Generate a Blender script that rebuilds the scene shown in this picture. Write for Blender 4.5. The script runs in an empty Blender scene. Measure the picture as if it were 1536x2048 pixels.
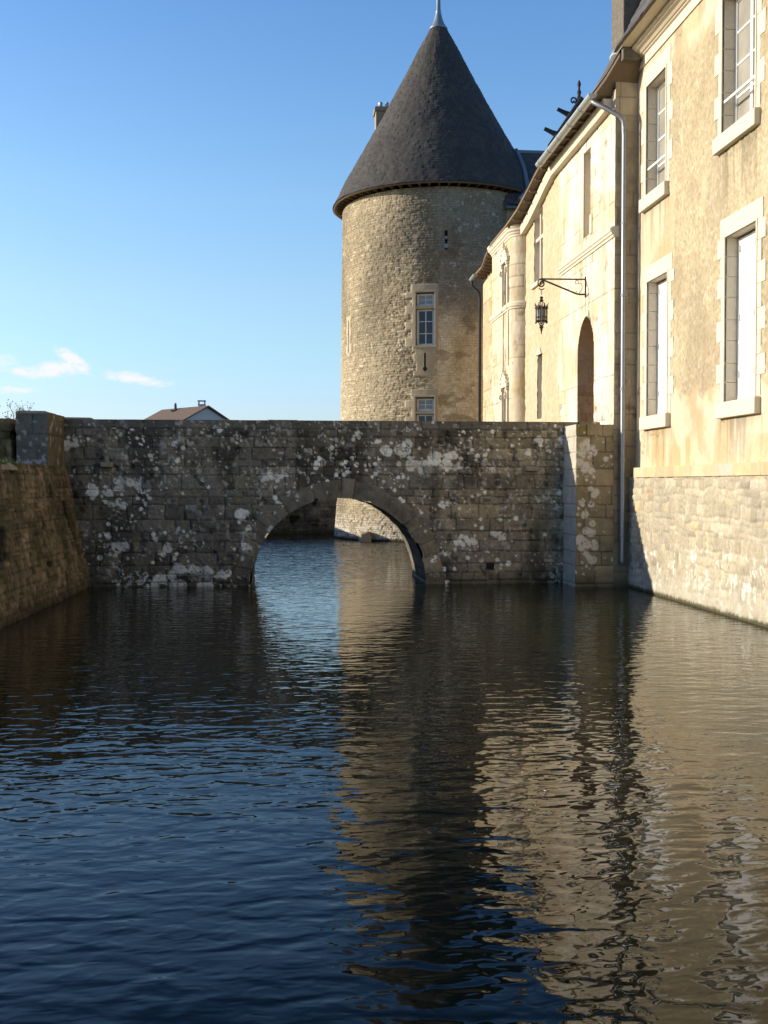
import bpy, math, random
import numpy as np
from mathutils import Vector, Matrix

S = bpy.context.scene
R = math.radians
# ------------------------------------------------------------------ camera
cam = bpy.data.cameras.new("camera")
cam_o = bpy.data.objects.new("camera", cam)
S.collection.objects.link(cam_o)
S.camera = cam_o
cam.sensor_fit = 'VERTICAL'
cam.sensor_height = 36.0
cam.lens = 36.0 * 2160 / 2048
cam.clip_start = 0.1
cam.clip_end = 3000
cam_o.location = (0, 0, 2.4)
cam_o.rotation_euler = (math.pi / 2 - math.atan(56 / 2160), 0, -math.atan(208 / 2160))
# ------------------------------------------------------------------ light
SUN_EL, SUN_AZ = 17.0, 13.0          # azimuth: degrees from -X towards +Y
sd = Vector((-math.cos(R(SUN_EL)) * math.cos(R(SUN_AZ)), math.cos(R(SUN_EL)) * math.sin(R(SUN_AZ)), math.sin(R(SUN_EL))))
sun = bpy.data.lights.new("sun", 'SUN')
sun.energy = 4.0
sun.angle = R(0.5)
sun.color = (1.0, 0.885, 0.70)
sun_o = bpy.data.objects.new("sun", sun)
S.collection.objects.link(sun_o)
sun_o.rotation_euler = (-sd).to_track_quat('-Z', 'Y').to_euler()
S.view_settings.view_transform = 'Standard'
S.view_settings.look = 'None'
S.view_settings.gamma = 1
S.view_settings.exposure = 0.75
# world: sky and two small clouds low over the left bank
W = bpy.data.worlds.new("World")
S.world = W
W.use_nodes = True
nt = W.node_tree
nt.nodes.clear()
def N(nt, typ, **kw):
    n = nt.nodes.new(typ)
    for k, v in kw.items():
        if k.startswith('i_'):
            n.inputs[k[2:].replace('_', ' ')].default_value = v
        else:
            setattr(n, k, v)
    return n
def math_n(nt, op, a, b=None, c=None, clamp=False):
    n = nt.nodes.new('ShaderNodeMath'); n.operation = op; n.use_clamp = clamp
    for i, x in enumerate((a, b, c)):
        if x is None: continue
        if hasattr(x, 'is_linked'): nt.links.new(x, n.inputs[i])
        else: n.inputs[i].default_value = x
    return n.outputs[0]
sky = N(nt, 'ShaderNodeTexSky', sky_type='NISHITA')
sky.sun_disc = False
sky.sun_elevation = R(SUN_EL)
sky.sun_rotation = math.atan2(sd.x, sd.y)
sky.altitude = 0
sky.air_density = 1.0
sky.dust_density = 0.4
sky.ozone_density = 2.5
SKY = 0.15
bg = N(nt, 'ShaderNodeBackground')
bg.inputs['Strength'].default_value = SKY
out = N(nt, 'ShaderNodeOutputWorld')
tc = N(nt, 'ShaderNodeTexCoord')
sep = N(nt, 'ShaderNodeSeparateXYZ')
nt.links.new(tc.outputs['Generated'], sep.inputs[0])
yy = math_n(nt, 'MAXIMUM', sep.outputs['Y'], 0.02)
az = math_n(nt, 'DIVIDE', sep.outputs['X'], yy)
el = math_n(nt, 'DIVIDE', sep.outputs['Z'], yy)
comb = N(nt, 'ShaderNodeCombineXYZ')
nt.links.new(math_n(nt, 'MULTIPLY', az, 80.0), comb.inputs[0])
nt.links.new(math_n(nt, 'MULTIPLY', el, 150.0), comb.inputs[1])
cn = N(nt, 'ShaderNodeTexNoise')
cn.inputs['Scale'].default_value = 1.0
cn.inputs['Detail'].default_value = 6
cn.inputs['Roughness'].default_value = 0.62
nt.links.new(comb.outputs[0], cn.inputs['Vector'])
tot = None
for (px, py, rx, ry, tilt, amp) in [(125, 745, 56, 15, 0.12, .80), (160, 728, 30, 15, -0.6, .95), (268, 760, 46, 11, -0.12, 0.72),
                                    (318, 770, 40, 8, -0.05, 0.5), (25, 730, 40, 14, 0, .42), (35, 786, 60, 8, 0, .5), (68, 750, 45, 10, 0, 0.55)]:
    a0, e0 = (px - 560) / 2160, (968 - py) / 2160
    da = math_n(nt, 'SUBTRACT', az, a0)
    de = math_n(nt, 'ADD', math_n(nt, 'SUBTRACT', el, e0), math_n(nt, 'MULTIPLY', da, -tilt))
    q = math_n(nt, 'ADD', math_n(nt, 'POWER', math_n(nt, 'ABSOLUTE', math_n(nt, 'DIVIDE', da, rx / 2160)), 2.0),
               math_n(nt, 'POWER', math_n(nt, 'ABSOLUTE', math_n(nt, 'DIVIDE', de, ry / 2160)), 2.0))
    g = math_n(nt, 'MULTIPLY', math_n(nt, 'EXPONENT', math_n(nt, 'MULTIPLY', q, -1.0)), amp)
    tot = g if tot is None else math_n(nt, 'MAXIMUM', tot, g)
front = math_n(nt, 'GREATER_THAN', sep.outputs['Y'], 0.1)
cm = math_n(nt, 'MULTIPLY', math_n(nt, 'MULTIPLY_ADD', math_n(nt, 'MULTIPLY', tot, math_n(nt, 'MULTIPLY_ADD', cn.outputs[0], 3.4, -0.75)), 2.2, -0.30, clamp=True), front)
cm = math_n(nt, 'MULTIPLY', cm, 0.92)
mix = N(nt, 'ShaderNodeMix', data_type='RGBA')
nt.links.new(cm, mix.inputs[0])
hs_ = N(nt, 'ShaderNodeHueSaturation'); hs_.inputs['Saturation'].default_value = 1.22; hs_.inputs['Value'].default_value = .95; hs_.inputs['Hue'].default_value = 0.494
nt.links.new(sky.outputs[0], hs_.inputs['Color'])
# clear autumn air: paler towards the horizon, deep and dark overhead
rp = N(nt, 'ShaderNodeValToRGB'); cr_ = rp.color_ramp
stops = [(.0, (.66, .66, .92)), (.077, (.78, .76, .94)), (.124, (.96, .87, .89)), (.168, (1.15, .94, .92)), (.254, (1.28, 1.02, 1.0)), (.40, (1.14, .94, 1.02)), (.49, (.52, .52, .72)), (.60, (.34, .37, .52)), (1.0, (.34, .37, .48))]
while len(cr_.elements) < len(stops): cr_.elements.new(.5)
for e_, (p_, c_) in zip(cr_.elements, stops): e_.position = p_; e_.color = tuple(x / 1.3 for x in c_) + (1,)
nt.links.new(sep.outputs['Z'], rp.inputs[0])
gm = N(nt, 'ShaderNodeVectorMath', operation='MULTIPLY'); gs = N(nt, 'ShaderNodeVectorMath', operation='SCALE'); gs.inputs['Scale'].default_value = 1.3
nt.links.new(hs_.outputs[0], gm.inputs[0]); nt.links.new(rp.outputs[0], gm.inputs[1]); nt.links.new(gm.outputs[0], gs.inputs[0])
nt.links.new(gs.outputs[0], mix.inputs[6])
mix.inputs[7].default_value = (0.58 / SKY, 0.58 / SKY, 0.60 / SKY, 1)
nt.links.new(mix.outputs[2], bg.inputs['Color'])
nt.links.new(bg.outputs[0], out.inputs[0])

# ------------------------------------------------------------------ numeric noise
def _h(ix, iy, s):
    n = (ix.astype(np.int64) * 374761393 + iy.astype(np.int64) * 668265263 + s * 1274126177) & 0xffffffff
    n = ((n ^ (n >> 13)) * 1274126177) & 0xffffffff
    n = (n ^ (n >> 16)) & 0xffff
    return n / 65535.0
def vn(u, v, s=0):
    iu = np.floor(u); iv = np.floor(v)
    fu = u - iu; fv = v - iv
    fu = fu * fu * (3 - 2 * fu); fv = fv * fv * (3 - 2 * fv)
    a = _h(iu, iv, s); b = _h(iu + 1, iv, s); c = _h(iu, iv + 1, s); d = _h(iu + 1, iv + 1, s)
    return (a * (1 - fu) + b * fu) * (1 - fv) + (c * (1 - fu) + d * fu) * fv
def fbm(u, v, s=0, o=4, g=0.5):
    t = 0; a = 1; n = 0
    for i in range(o):
        t = t + a * vn(u * 2 ** i + 17.3 * i, v * 2 ** i + 9.1 * i, s + i * 7); n += a; a *= g
    return t / n
def ss(a, b, x):
    t = np.clip((x - a) / (b - a), 0, 1)
    return t * t * (3 - 2 * t)
def lerp(a, b, t):
    a = np.asarray(a, float); b = np.asarray(b, float)
    return a + (b - a) * t[..., None]
def blocks(U, V, seed, hr, wr, warp=0.012, v0=None):
    """coursed masonry: distance to the nearest joint and three random numbers per stone"""
    rng = np.random.default_rng(seed)
    Uw = U + warp * (fbm(U * 3.1, V * 3.1, seed + 5, 3) - .5) * 2
    Vw = V + warp * (fbm(U * 2.3 + 40, V * 2.3, seed + 6, 3) - .5) * 2
    lo, hi = Vw.min() - .01, Vw.max() + .5
    b = [lo if v0 is None else v0]
    while b[0] > lo: b.insert(0, b[0] - rng.uniform(*hr))
    while b[-1] < hi: b.append(b[-1] + rng.uniform(*hr))
    b = np.array(b)
    u0, u1 = Uw.min() - 1, Uw.max() + 1
    sh = U.shape
    uf = Uw.ravel(); vf = Vw.ravel()
    ci = np.clip(np.searchsorted(b, vf, side='right') - 1, 0, len(b) - 2)
    e = np.zeros(uf.size); r = np.zeros((3, uf.size))
    order = np.argsort(ci, kind='stable'); cs = ci[order]
    st = np.searchsorted(cs, np.arange(len(b)))
    for i in range(len(b) - 1):
        j = order[st[i]:st[i + 1]] if i + 1 < len(b) else order[st[i]:]
        if j.size == 0: continue
        n = int((u1 - u0) / wr[0]) + 3
        jt = u0 - rng.uniform(0, wr[1]) + np.concatenate([[0], np.cumsum(rng.uniform(wr[0], wr[1], n))])
        k = np.clip(np.searchsorted(jt, uf[j], side='right') - 1, 0, n - 1)
        eh = np.minimum(uf[j] - jt[k], jt[k + 1] - uf[j])
        ev = np.minimum(vf[j] - b[i], b[i + 1] - vf[j])
        e[j] = np.minimum(eh, ev)
        rr = rng.random((3, n + 1))
        r[:, j] = rr[:, k]
    return e.reshape(sh), r[0].reshape(sh), r[1].reshape(sh), r[2].reshape(sh)
def spots(us, vs, n, rng, rr, dens=None, seed=0, bunch=3, spread=.18):
    """round crusts of lichen, in bunches, as a 0..1 mask"""
    m = np.zeros((len(vs), len(us)))
    k = 0; tries = 0
    while k < n and tries < n * 12:
        tries += 1
        cu = rng.uniform(us[0], us[-1]); cv = rng.uniform(vs[0], vs[-1])
        if dens is not None and rng.random() > dens(cu, cv): continue
        for q in range(1 + rng.integers(0, bunch * 2)):
            r = rr[0] * (rr[1] / rr[0]) ** (rng.random() ** 1.7)
            a, c = cu + rng.normal(0, spread), cv + rng.normal(0, spread * .8)
            stamp(m, us, vs, a, c, r, seed)
            k += 1
    return m
def stamp(m, us, vs, a, c, r, seed=0):
    i0, i1 = np.searchsorted(us, [a - r * 1.5, a + r * 1.5]); j0, j1 = np.searchsorted(vs, [c - r * 1.5, c + r * 1.5])
    if i1 <= i0 or j1 <= j0: return
    uu, vv = np.meshgrid(us[i0:i1], vs[j0:j1])
    d = np.hypot(uu - a, vv - c) / r + (fbm(uu * 9, vv * 9, seed + 3, 3) - .5) * .8
    m[j0:j1, i0:i1] = np.maximum(m[j0:j1, i0:i1], 1 - ss(.82, 1.0, d))

# ------------------------------------------------------------------ materials
MATS = {}
def mat(name, color=None, rough=0.85, var=0.25, nscale=25.0, bump=0.0, bscale=60.0, metal=0.0, spec=0.4, attr=False, aniso=(1, 1, 1)):
    m = bpy.data.materials.new(name); m.use_nodes = True
    t = m.node_tree; p = t.nodes['Principled BSDF']
    p.inputs['Roughness'].default_value = rough
    p.inputs['Metallic'].default_value = metal
    p.inputs['Specular IOR Level'].default_value = spec
    tc = N(t, 'ShaderNodeTexCoord')
    mp = N(t, 'ShaderNodeMapping'); mp.inputs['Scale'].default_value = aniso
    t.links.new(tc.outputs['Object'], mp.inputs[0])
    n = N(t, 'ShaderNodeTexNoise'); n.inputs['Scale'].default_value = nscale; n.inputs['Detail'].default_value = 5; n.inputs['Roughness'].default_value = .65
    t.links.new(mp.outputs[0], n.inputs['Vector'])
    f = math_n(t, 'MULTIPLY_ADD', n.outputs[0], 2 * var, 1 - var)
    mx = N(t, 'ShaderNodeVectorMath', operation='SCALE')
    if attr:
        a = N(t, 'ShaderNodeAttribute', attribute_name='Col')
        t.links.new(a.outputs['Color'], mx.inputs[0])
    else:
        mx.inputs[0].default_value = color
    t.links.new(f, mx.inputs['Scale'])
    t.links.new(mx.outputs[0], p.inputs['Base Color'])
    if bump > 0:
        b2 = N(t, 'ShaderNodeTexNoise'); b2.inputs['Scale'].default_value = bscale; b2.inputs['Detail'].default_value = 4
        t.links.new(mp.outputs[0], b2.inputs['Vector'])
        b = N(t, 'ShaderNodeBump'); b.inputs['Strength'].default_value = 1.0; b.inputs['Distance'].default_value = bump
        t.links.new(b2.outputs[0], b.inputs['Height']); t.links.new(b.outputs[0], p.inputs['Normal'])
    MATS[name] = m
    return m
M_stone = mat('masonry', attr=True, rough=.92, var=.22, nscale=22, bump=.012, bscale=35, spec=.25)
M_fine = mat('smooth masonry', attr=True, rough=.9, var=.12, nscale=14, bump=.004, bscale=45, spec=.25)
M_slate = mat('slate', attr=True, rough=.75, var=.25, nscale=9, bump=.006, bscale=30, spec=.25)
M_cut = mat('cut limestone', (.62, .555, .435), rough=.9, var=.16, nscale=9, bump=.004, bscale=40, spec=.25)
M_towercut = mat('grey cut limestone', (.40, .34, .24), rough=.92, var=.25, nscale=12, bump=.008, bscale=30, spec=.25)
M_old = mat('old weathered limestone', (.30, .26, .19), rough=.95, var=.4, nscale=10, bump=.02, bscale=20, spec=.2)
M_white = mat('white paint', (.80, .80, .78), rough=.5, var=.04, nscale=8, spec=.4)
M_paleframe = mat('pale grey paint', (.55, .58, .60), rough=.5, var=.06, nscale=8, spec=.4)
M_zinc = mat('weathered zinc', (.42, .44, .43), rough=.45, var=.2, nscale=14, metal=.5, spec=.5)
M_pipe = mat('dull grey zinc pipe', (.25, .26, .27), rough=.4, var=.25, nscale=10, metal=.6, spec=.5)
M_lead = mat('blue grey lead', (.22, .27, .32), rough=.5, var=.2, nscale=12, metal=.4, spec=.5)
M_darklead = mat('dark aged lead', (.030, .036, .045), rough=.7, var=.3, nscale=12, spec=.25)
M_dirty = mat('soot darkened stone', (.15, .135, .11), rough=.95, var=.55, nscale=7, bump=.03, bscale=14, spec=.2)
M_browncut = mat('brown stained limestone', (.50, .35, .215), rough=.9, var=.25, nscale=6, bump=.006, bscale=25, spec=.2)
M_slitshade = mat('grey slit shade', (.20, .20, .19), rough=.6, var=.1)  # grey that stands for the shade inside the louvre slits
M_iron = mat('wrought iron', (.035, .026, .022), rough=.55, var=.4, nscale=40, spec=.5)
M_wood = mat('weathered wood', (.17, .125, .08), rough=.85, var=.4, nscale=12, bump=.01, bscale=25, aniso=(1, 1, 6))
M_door = mat('brown door wood', (.16, .09, .05), rough=.7, var=.35, nscale=10, bump=.006, bscale=30, aniso=(1, 6, .6))
M_dark = mat('shadowed interior', (.012, .011, .010), rough=.9, var=.3)
M_tile = mat('old clay tile', (.14, .10, .08), rough=.9, var=.45, nscale=5, bump=.03, bscale=9)
M_farwall = mat('pale house render', (.50, .50, .50), rough=.9, var=.12, nscale=2)
M_soil = mat('earth and grass', (.09, .10, .04), rough=.95, var=.5, nscale=3, bump=.03, bscale=12)
M_grass = mat('grass blades', (.07, .13, .03), rough=.7, var=.4, nscale=9)
M_bark = mat('bark', (.10, .07, .05), rough=.9, var=.4, nscale=15)
M_leaf = mat('autumn leaves', (.36, .20, .07), rough=.7, var=.5, nscale=3)
def glassy(name, color, rough=.05):
    m = bpy.data.materials.new(name); m.use_nodes = True
    t = m.node_tree; p = t.nodes['Principled BSDF']
    p.inputs['Roughness'].default_value = rough; p.inputs['IOR'].default_value = 1.5
    n = N(t, 'ShaderNodeTexNoise'); n.inputs['Scale'].default_value = 2.2; n.inputs['Detail'].default_value = 2
    tc = N(t, 'ShaderNodeTexCoord'); t.links.new(tc.outputs['Object'], n.inputs['Vector'])
    mx = N(t, 'ShaderNodeVectorMath', operation='SCALE'); mx.inputs[0].default_value = color
    t.links.new(math_n(t, 'MULTIPLY_ADD', n.outputs[0], .8, .6), mx.inputs['Scale'])
    t.links.new(mx.outputs[0], p.inputs['Base Color'])
    b = N(t, 'ShaderNodeBump'); b.inputs['Distance'].default_value = .006
    t.links.new(n.outputs[0], b.inputs['Height']); t.links.new(b.outputs[0], p.inputs['Normal'])
    return m
M_glass = glassy('dark window glass', (.012, .016, .03))
M_curtain = glassy('window glass over a pale curtain', (.30, .29, .25), .12)
M_bluepane = glassy('window glass over a pale blind', (.22, .25, .27), .2)

# ------------------------------------------------------------------ object helpers
COL = S.collection
def link(o, parent=None):
    COL.objects.link(o)
    if parent is not None:
        o.parent = parent
        o.matrix_parent_inverse = Matrix.Translation(-parent.location)     # geometry is in world units; only things carry a location
    return o
def thing(name, label, cat, loc=(0, 0, 0), group=None):
    o = bpy.data.objects.new(name, None); o.empty_display_size = .3
    o.location = loc; COL.objects.link(o)
    return tag(o, label, cat, group)
def tag(o, label, cat, group=None):
    o['label'] = label; o['category'] = cat; o['kind'] = 'thing'
    if group: o['group'] = group
    return o
def struct(o, kind='structure'):
    o['kind'] = kind; return o
class MB:
    """collects shapes into one mesh; coordinates (a, d, z): along the wall, into the wall, up"""
    def __init__(s, O=(0, 0, 0), t=(1, 0, 0), n=(0, 1, 0)):
        s.v = []; s.f = []; s.O = Vector(O); s.t = Vector(t); s.n = Vector(n); s.z = Vector((0, 0, 1))
    def p(s, a, d, z): return s.O + s.t * a + s.n * d + s.z * z
    def add(s, pts, faces):
        b = len(s.v); s.v += [s.p(*q) for q in pts]; s.f += [tuple(b + i for i in f) for f in faces]
    def box(s, a0, a1, d0, d1, z0, z1):
        s.add([(a0, d0, z0), (a1, d0, z0), (a1, d1, z0), (a0, d1, z0), (a0, d0, z1), (a1, d0, z1), (a1, d1, z1), (a0, d1, z1)],
              [(0, 3, 2, 1), (4, 5, 6, 7), (0, 1, 5, 4), (1, 2, 6, 5), (2, 3, 7, 6), (3, 0, 4, 7)])
    def hexa(s, p8):
        s.add(p8, [(0, 3, 2, 1), (4, 5, 6, 7), (0, 1, 5, 4), (1, 2, 6, 5), (2, 3, 7, 6), (3, 0, 4, 7)])
    def prism(s, poly, d0, d1):
        n = len(poly)
        s.add([(a, d0, z) for a, z in poly] + [(a, d1, z) for a, z in poly],
              [tuple(range(n)), tuple(range(2 * n - 1, n - 1, -1))] + [(i, n + i, n + (i + 1) % n, (i + 1) % n) for i in range(n)])
    def tube(s, pts, r, n=8, caps=True):
        pts = [Vector(p) for p in pts]
        rs = r if isinstance(r, (list, tuple)) else [r] * len(pts)
        b = len(s.v); up = None
        for i, p in enumerate(pts):
            d = (pts[min(i + 1, len(pts) - 1)] - pts[max(i - 1, 0)]).normalized()
            if up is None:
                up = d.orthogonal().normalized()
            up = (up - d * up.dot(d)).normalized(); w = d.cross(up)
            for k in range(n):
                a = 2 * math.pi * k / n
                q = p + (up * math.cos(a) + w * math.sin(a)) * rs[i]
                s.v.append(s.p(*q))
        for i in range(len(pts) - 1):
            for k in range(n):
                s.f.append((b + i * n + k, b + i * n + (k + 1) % n, b + (i + 1) * n + (k + 1) % n, b + (i + 1) * n + k))
        if caps:
            s.f.append(tuple(b + k for k in range(n - 1, -1, -1)))
            s.f.append(tuple(b + (len(pts) - 1) * n + k for k in range(n)))
    def lathe(s, prof, c, n=16):
        b = len(s.v)
        for r, z in prof:
            for k in range(n):
                a = 2 * math.pi * k / n
                s.v.append(s.p(c[0] + r * math.cos(a), c[1] + r * math.sin(a), c[2] + z))
        for i in range(len(prof) - 1):
            for k in range(n):
                s.f.append((b + i * n + k, b + i * n + (k + 1) % n, b + (i + 1) * n + (k + 1) % n, b + (i + 1) * n + k))
        s.f.append(tuple(b + k for k in range(n - 1, -1, -1))); s.f.append(tuple(b + (len(prof) - 1) * n + k for k in range(n)))
    def build(s, name, m, parent=None, bevel=0, smooth=False):
        me = bpy.data.meshes.new(name); me.from_pydata([tuple(v) for v in s.v], [], s.f); me.materials.append(m)
        import bmesh
        bm = bmesh.new(); bm.from_mesh(me); bmesh.ops.recalc_face_normals(bm, faces=bm.faces); bm.to_mesh(me); bm.free()
        o = bpy.data.objects.new(name, me); link(o, parent)
        if smooth: me.polygons.foreach_set('use_smooth', [True] * len(me.polygons))
        if bevel:
            b = o.modifiers.new('bevel', 'BEVEL'); b.width = bevel; b.segments = 2; b.limit_method = 'ANGLE'
        return o
def surf(name, P, col, m, parent=None, keep=None, extra=None, smooth=True):
    """grid surface: P (nv,nu,3) points, col (nv,nu,3), keep (nv-1,nu-1) cells; extra = (verts, faces) joined to the same mesh"""
    nv, nu = P.shape[:2]
    i = np.arange(nv * nu).reshape(nv, nu)
    q = np.stack([i[:-1, :-1], i[:-1, 1:], i[1:, 1:], i[1:, :-1]], -1)
    q = q[keep] if keep is not None else q.reshape(-1, 4)
    vs = P.reshape(-1, 3); cs = col.reshape(-1, 3)
    used = np.unique(q); mp = np.full(nv * nu, -1); mp[used] = np.arange(used.size)
    vs = vs[used]; cs = cs[used]; q = mp[q]
    if extra is not None:
        ev, ef, ec = extra
        q = np.concatenate([q, np.array(ef) + len(vs)]); vs = np.concatenate([vs, np.array(ev, float)])
        cs = np.concatenate([cs, np.tile(np.array(ec, float), (len(ev), 1))])
    me = bpy.data.meshes.new(name)
    me.vertices.add(len(vs)); me.vertices.foreach_set('co', vs.ravel())
    me.loops.add(q.size); me.loops.foreach_set('vertex_index', q.ravel().astype(np.int32))
    me.polygons.add(len(q)); me.polygons.foreach_set('loop_start', np.arange(0, q.size, 4, dtype=np.int32))
    me.polygons.foreach_set('use_smooth', np.full(len(q), smooth))
    me.update(); me.validate()
    a = me.color_attributes.new('Col', 'FLOAT_COLOR', 'POINT')
    a.data.foreach_set('color', np.concatenate([np.clip(cs, .004, .92), np.ones((len(cs), 1))], 1).ravel())
    me.materials.append(m)
    o = bpy.data.objects.new(name, me); link(o, parent)
    return o
def axis(a, b, step, brk=()):
    pts = sorted(set([a, b] + [x for x in brk if a < x < b])); r = []
    for p, q in zip(pts[:-1], pts[1:]):
        n = max(1, int(math.ceil((q - p) / step))); r += list(np.linspace(p, q, n + 1)[:-1])
    return np.array(r + [b])
BOXF = [(0, 3, 2, 1), (4, 5, 6, 7), (0, 1, 5, 4), (1, 2, 6, 5), (2, 3, 7, 6), (3, 0, 4, 7)]
def boxes_extra(bs, col):
    v = []; f = []
    for (x0, x1, y0, y1, z0, z1) in bs:
        b = len(v)
        v += [(x0, y0, z0), (x1, y0, z0), (x1, y1, z0), (x0, y1, z0), (x0, y0, z1), (x1, y0, z1), (x1, y1, z1), (x0, y1, z1)]
        f += [tuple(b + i for i in q) for q in BOXF]
    return v, f, col
def wall(name, path, zr, fn, m, parent=None, step=.03, vstep=None, ubrk=(), vbrk=(), holes=(), batter=None, extra=None, keepf=None, topf=None):
    """masonry skin along a plan path (outward = left of travel); fn(U, V, us, vs) gives relief and colour"""
    path = np.array(path, float)
    seg = np.hypot(*np.diff(path, axis=0).T); L = np.concatenate([[0], np.cumsum(seg)])
    for (u0, u1, v0, v1) in holes: ubrk = list(ubrk) + [u0, u1]; vbrk = list(vbrk) + [v0, v1]
    us = axis(0, L[-1], step, list(ubrk) + list(L[1:-1])); vs = axis(zr[0], zr[1], vstep or step, vbrk)
    U, V = np.meshgrid(us, vs)
    h, c = fn(U, V, us, vs)
    k = np.clip(np.searchsorted(L, us, side='right') - 1, 0, len(seg) - 1)
    t = (path[k + 1] - path[k]) / seg[k][:, None]
    pos = path[k] + t * (us - L[k])[:, None]
    if len(seg) > 2:
        w = 3; tt = np.pad(t, ((w, w), (0, 0)), 'edge'); t = sum(tt[i:i + len(t)] for i in range(2 * w + 1)); t /= np.hypot(t[:, 0], t[:, 1])[:, None]
    nrm = np.stack([-t[:, 1], t[:, 0]], -1)
    off = h + (batter(V) if batter else 0)
    P = np.zeros(U.shape + (3,))
    P[..., 0] = pos[None, :, 0] + nrm[None, :, 0] * off; P[..., 1] = pos[None, :, 1] + nrm[None, :, 1] * off; P[..., 2] = V
    if topf is not None:
        top = topf(pos[:, 1])[None, :]
        P[..., 2] = np.minimum(P[..., 2], top)
    keep = np.ones((len(vs) - 1, len(us) - 1), bool)
    uc = (U[:-1, :-1] + U[1:, 1:]) / 2; vc = (V[:-1, :-1] + V[1:, 1:]) / 2
    for (u0, u1, v0, v1) in holes: keep &= ~((uc > u0) & (uc < u1) & (vc > v0) & (vc < v1))
    if keepf is not None: keep &= keepf(uc, vc)
    if topf is not None: keep &= (vc < top[:, :-1] + .05)
    return surf(name, P, c, m, parent, keep, extra)
rnd = random.Random(4)
# ------------------------------------------------------------------ ground and water
g = MB()
for (x0, x1, y0, y1, z) in [(-600, -5.6, -60, 52.6, 2.72), (-600, 8.6, 52.6, 1500, 1.88), (8.6, 600, -60, 52.6, 2.6), (8.6, 600, 52.6, 1500, 1.88), (-5.6, 8.6, -60, -30, 1.2)]:
    g.add([(x0, y0, z), (x1, y0, z), (x1, y1, z), (x0, y1, z)], [(0, 1, 2, 3)])
struct(g.build('ground', M_soil))
mb = MB(); mb.add([(-6, -30, -2.2), (10, -30, -2.2), (10, 54, -2.2), (-6, 54, -2.2)], [(0, 1, 2, 3)])
struct(mb.build('moat_bed', M_soil))
mw = bpy.data.materials.new('moat water'); mw.use_nodes = True
t = mw.node_tree; p = t.nodes['Principled BSDF']
p.inputs['Base Color'].default_value = (.017, .018, .007, 1)
p.inputs['Roughness'].default_value = .015
p.inputs['IOR'].default_value = 1.28
tc = N(t, 'ShaderNodeTexCoord')
def wav(scale, sx, sy, rot, amp, detail=2, rough=.5, dist=0.0):
    mp = N(t, 'ShaderNodeMapping'); mp.inputs['Scale'].default_value = (sx, sy, 1); mp.inputs['Rotation'].default_value = (0, 0, R(rot))
    t.links.new(tc.outputs['Object'], mp.inputs[0])
    n = N(t, 'ShaderNodeTexNoise'); n.inputs['Scale'].default_value = scale; n.inputs['Detail'].default_value = detail
    n.inputs['Roughness'].default_value = rough; n.inputs['Distortion'].default_value = dist
    t.links.new(mp.outputs[0], n.inputs['Vector'])
    return math_n(t, 'MULTIPLY', n.outputs[0], amp)
hsum = math_n(t, 'ADD', wav(1.0, 3.0, 5.4, 9, .0110, .5, .4, .6), wav(1.0, 7.0, 11.5, -12, .0034, 1.0, .5, .4))
hsum = math_n(t, 'ADD', hsum, wav(1.0, 1.1, 1.8, 25, .008, 0, .5))
# the breeze reaches the open water beyond the bridge, so it is choppier there
sx_ = N(t, 'ShaderNodeSeparateXYZ'); t.links.new(tc.outputs['Object'], sx_.inputs[0])
mr = N(t, 'ShaderNodeMapRange'); mr.inputs['From Min'].default_value = 22; mr.inputs['From Max'].default_value = 34; mr.inputs['To Min'].default_value = 1; mr.inputs['To Max'].default_value = 3.2
t.links.new(sx_.outputs['Y'], mr.inputs['Value']); hsum = math_n(t, 'MULTIPLY', hsum, mr.outputs[0])
b = N(t, 'ShaderNodeBump'); b.inputs['Strength'].default_value = 1; b.inputs['Distance'].default_value = 1.0
t.links.new(hsum, b.inputs['Height']); t.links.new(b.outputs[0], p.inputs['Normal'])
mb = MB(); mb.add([(-5.5, -30, 0), (8.6, -30, 0), (8.6, 53, 0), (-5.5, 53, 0)], [(0, 1, 2, 3)])
struct(mb.build('water', mw))

# ------------------------------------------------------------------ stone bridge
BX0, BX1, BY0, BY1, BZ = -5.0, 7.72, 25.6, 28.4, 3.9
ACX, AR = 1.40, 2.07
bridge = thing('stone_bridge', 'grey stone arched bridge blotched with white lichen crossing the moat', 'bridge', (ACX, BY0, 0))
LICH = [(535, 775, 1), ]
def photo_x(px): return (px - 560) / 2160 * 25.7 - .04
def photo_z(py): return 2.4 + (968 - py) / 2160 * 25.6
BIG = [(155, 890, 22), (160, 880, 14), (235, 1005, 18), (245, 972, 16), (290, 975, 20), (300, 1000, 15), (195, 985, 14), (240, 1100, 20), (345, 1100, 16), (360, 1150, 26), (385, 1140, 24), (410, 1155, 28), (440, 1148, 22), (325, 1158, 20), (300, 1150, 12),
       (490, 1030, 18), (505, 1062, 16), (498, 1105, 18), (540, 955, 16), (565, 953, 14), (800, 895, 22), (815, 905, 16), (835, 930, 24), (880, 932, 26), (905, 925, 20), (860, 938, 18), (870, 1118, 14), (872, 1150, 18), (890, 1010, 13),
       (935, 1080, 20), (945, 1085, 15), (900, 955, 10), (985, 930, 14), (445, 1150, 12), (720, 870, 9), (620, 905, 9), (640, 930, 10), (690, 925, 9), (1005, 1070, 12), (1010, 1085, 14), (1060, 905, 10), (1085, 885, 11)]
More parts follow.
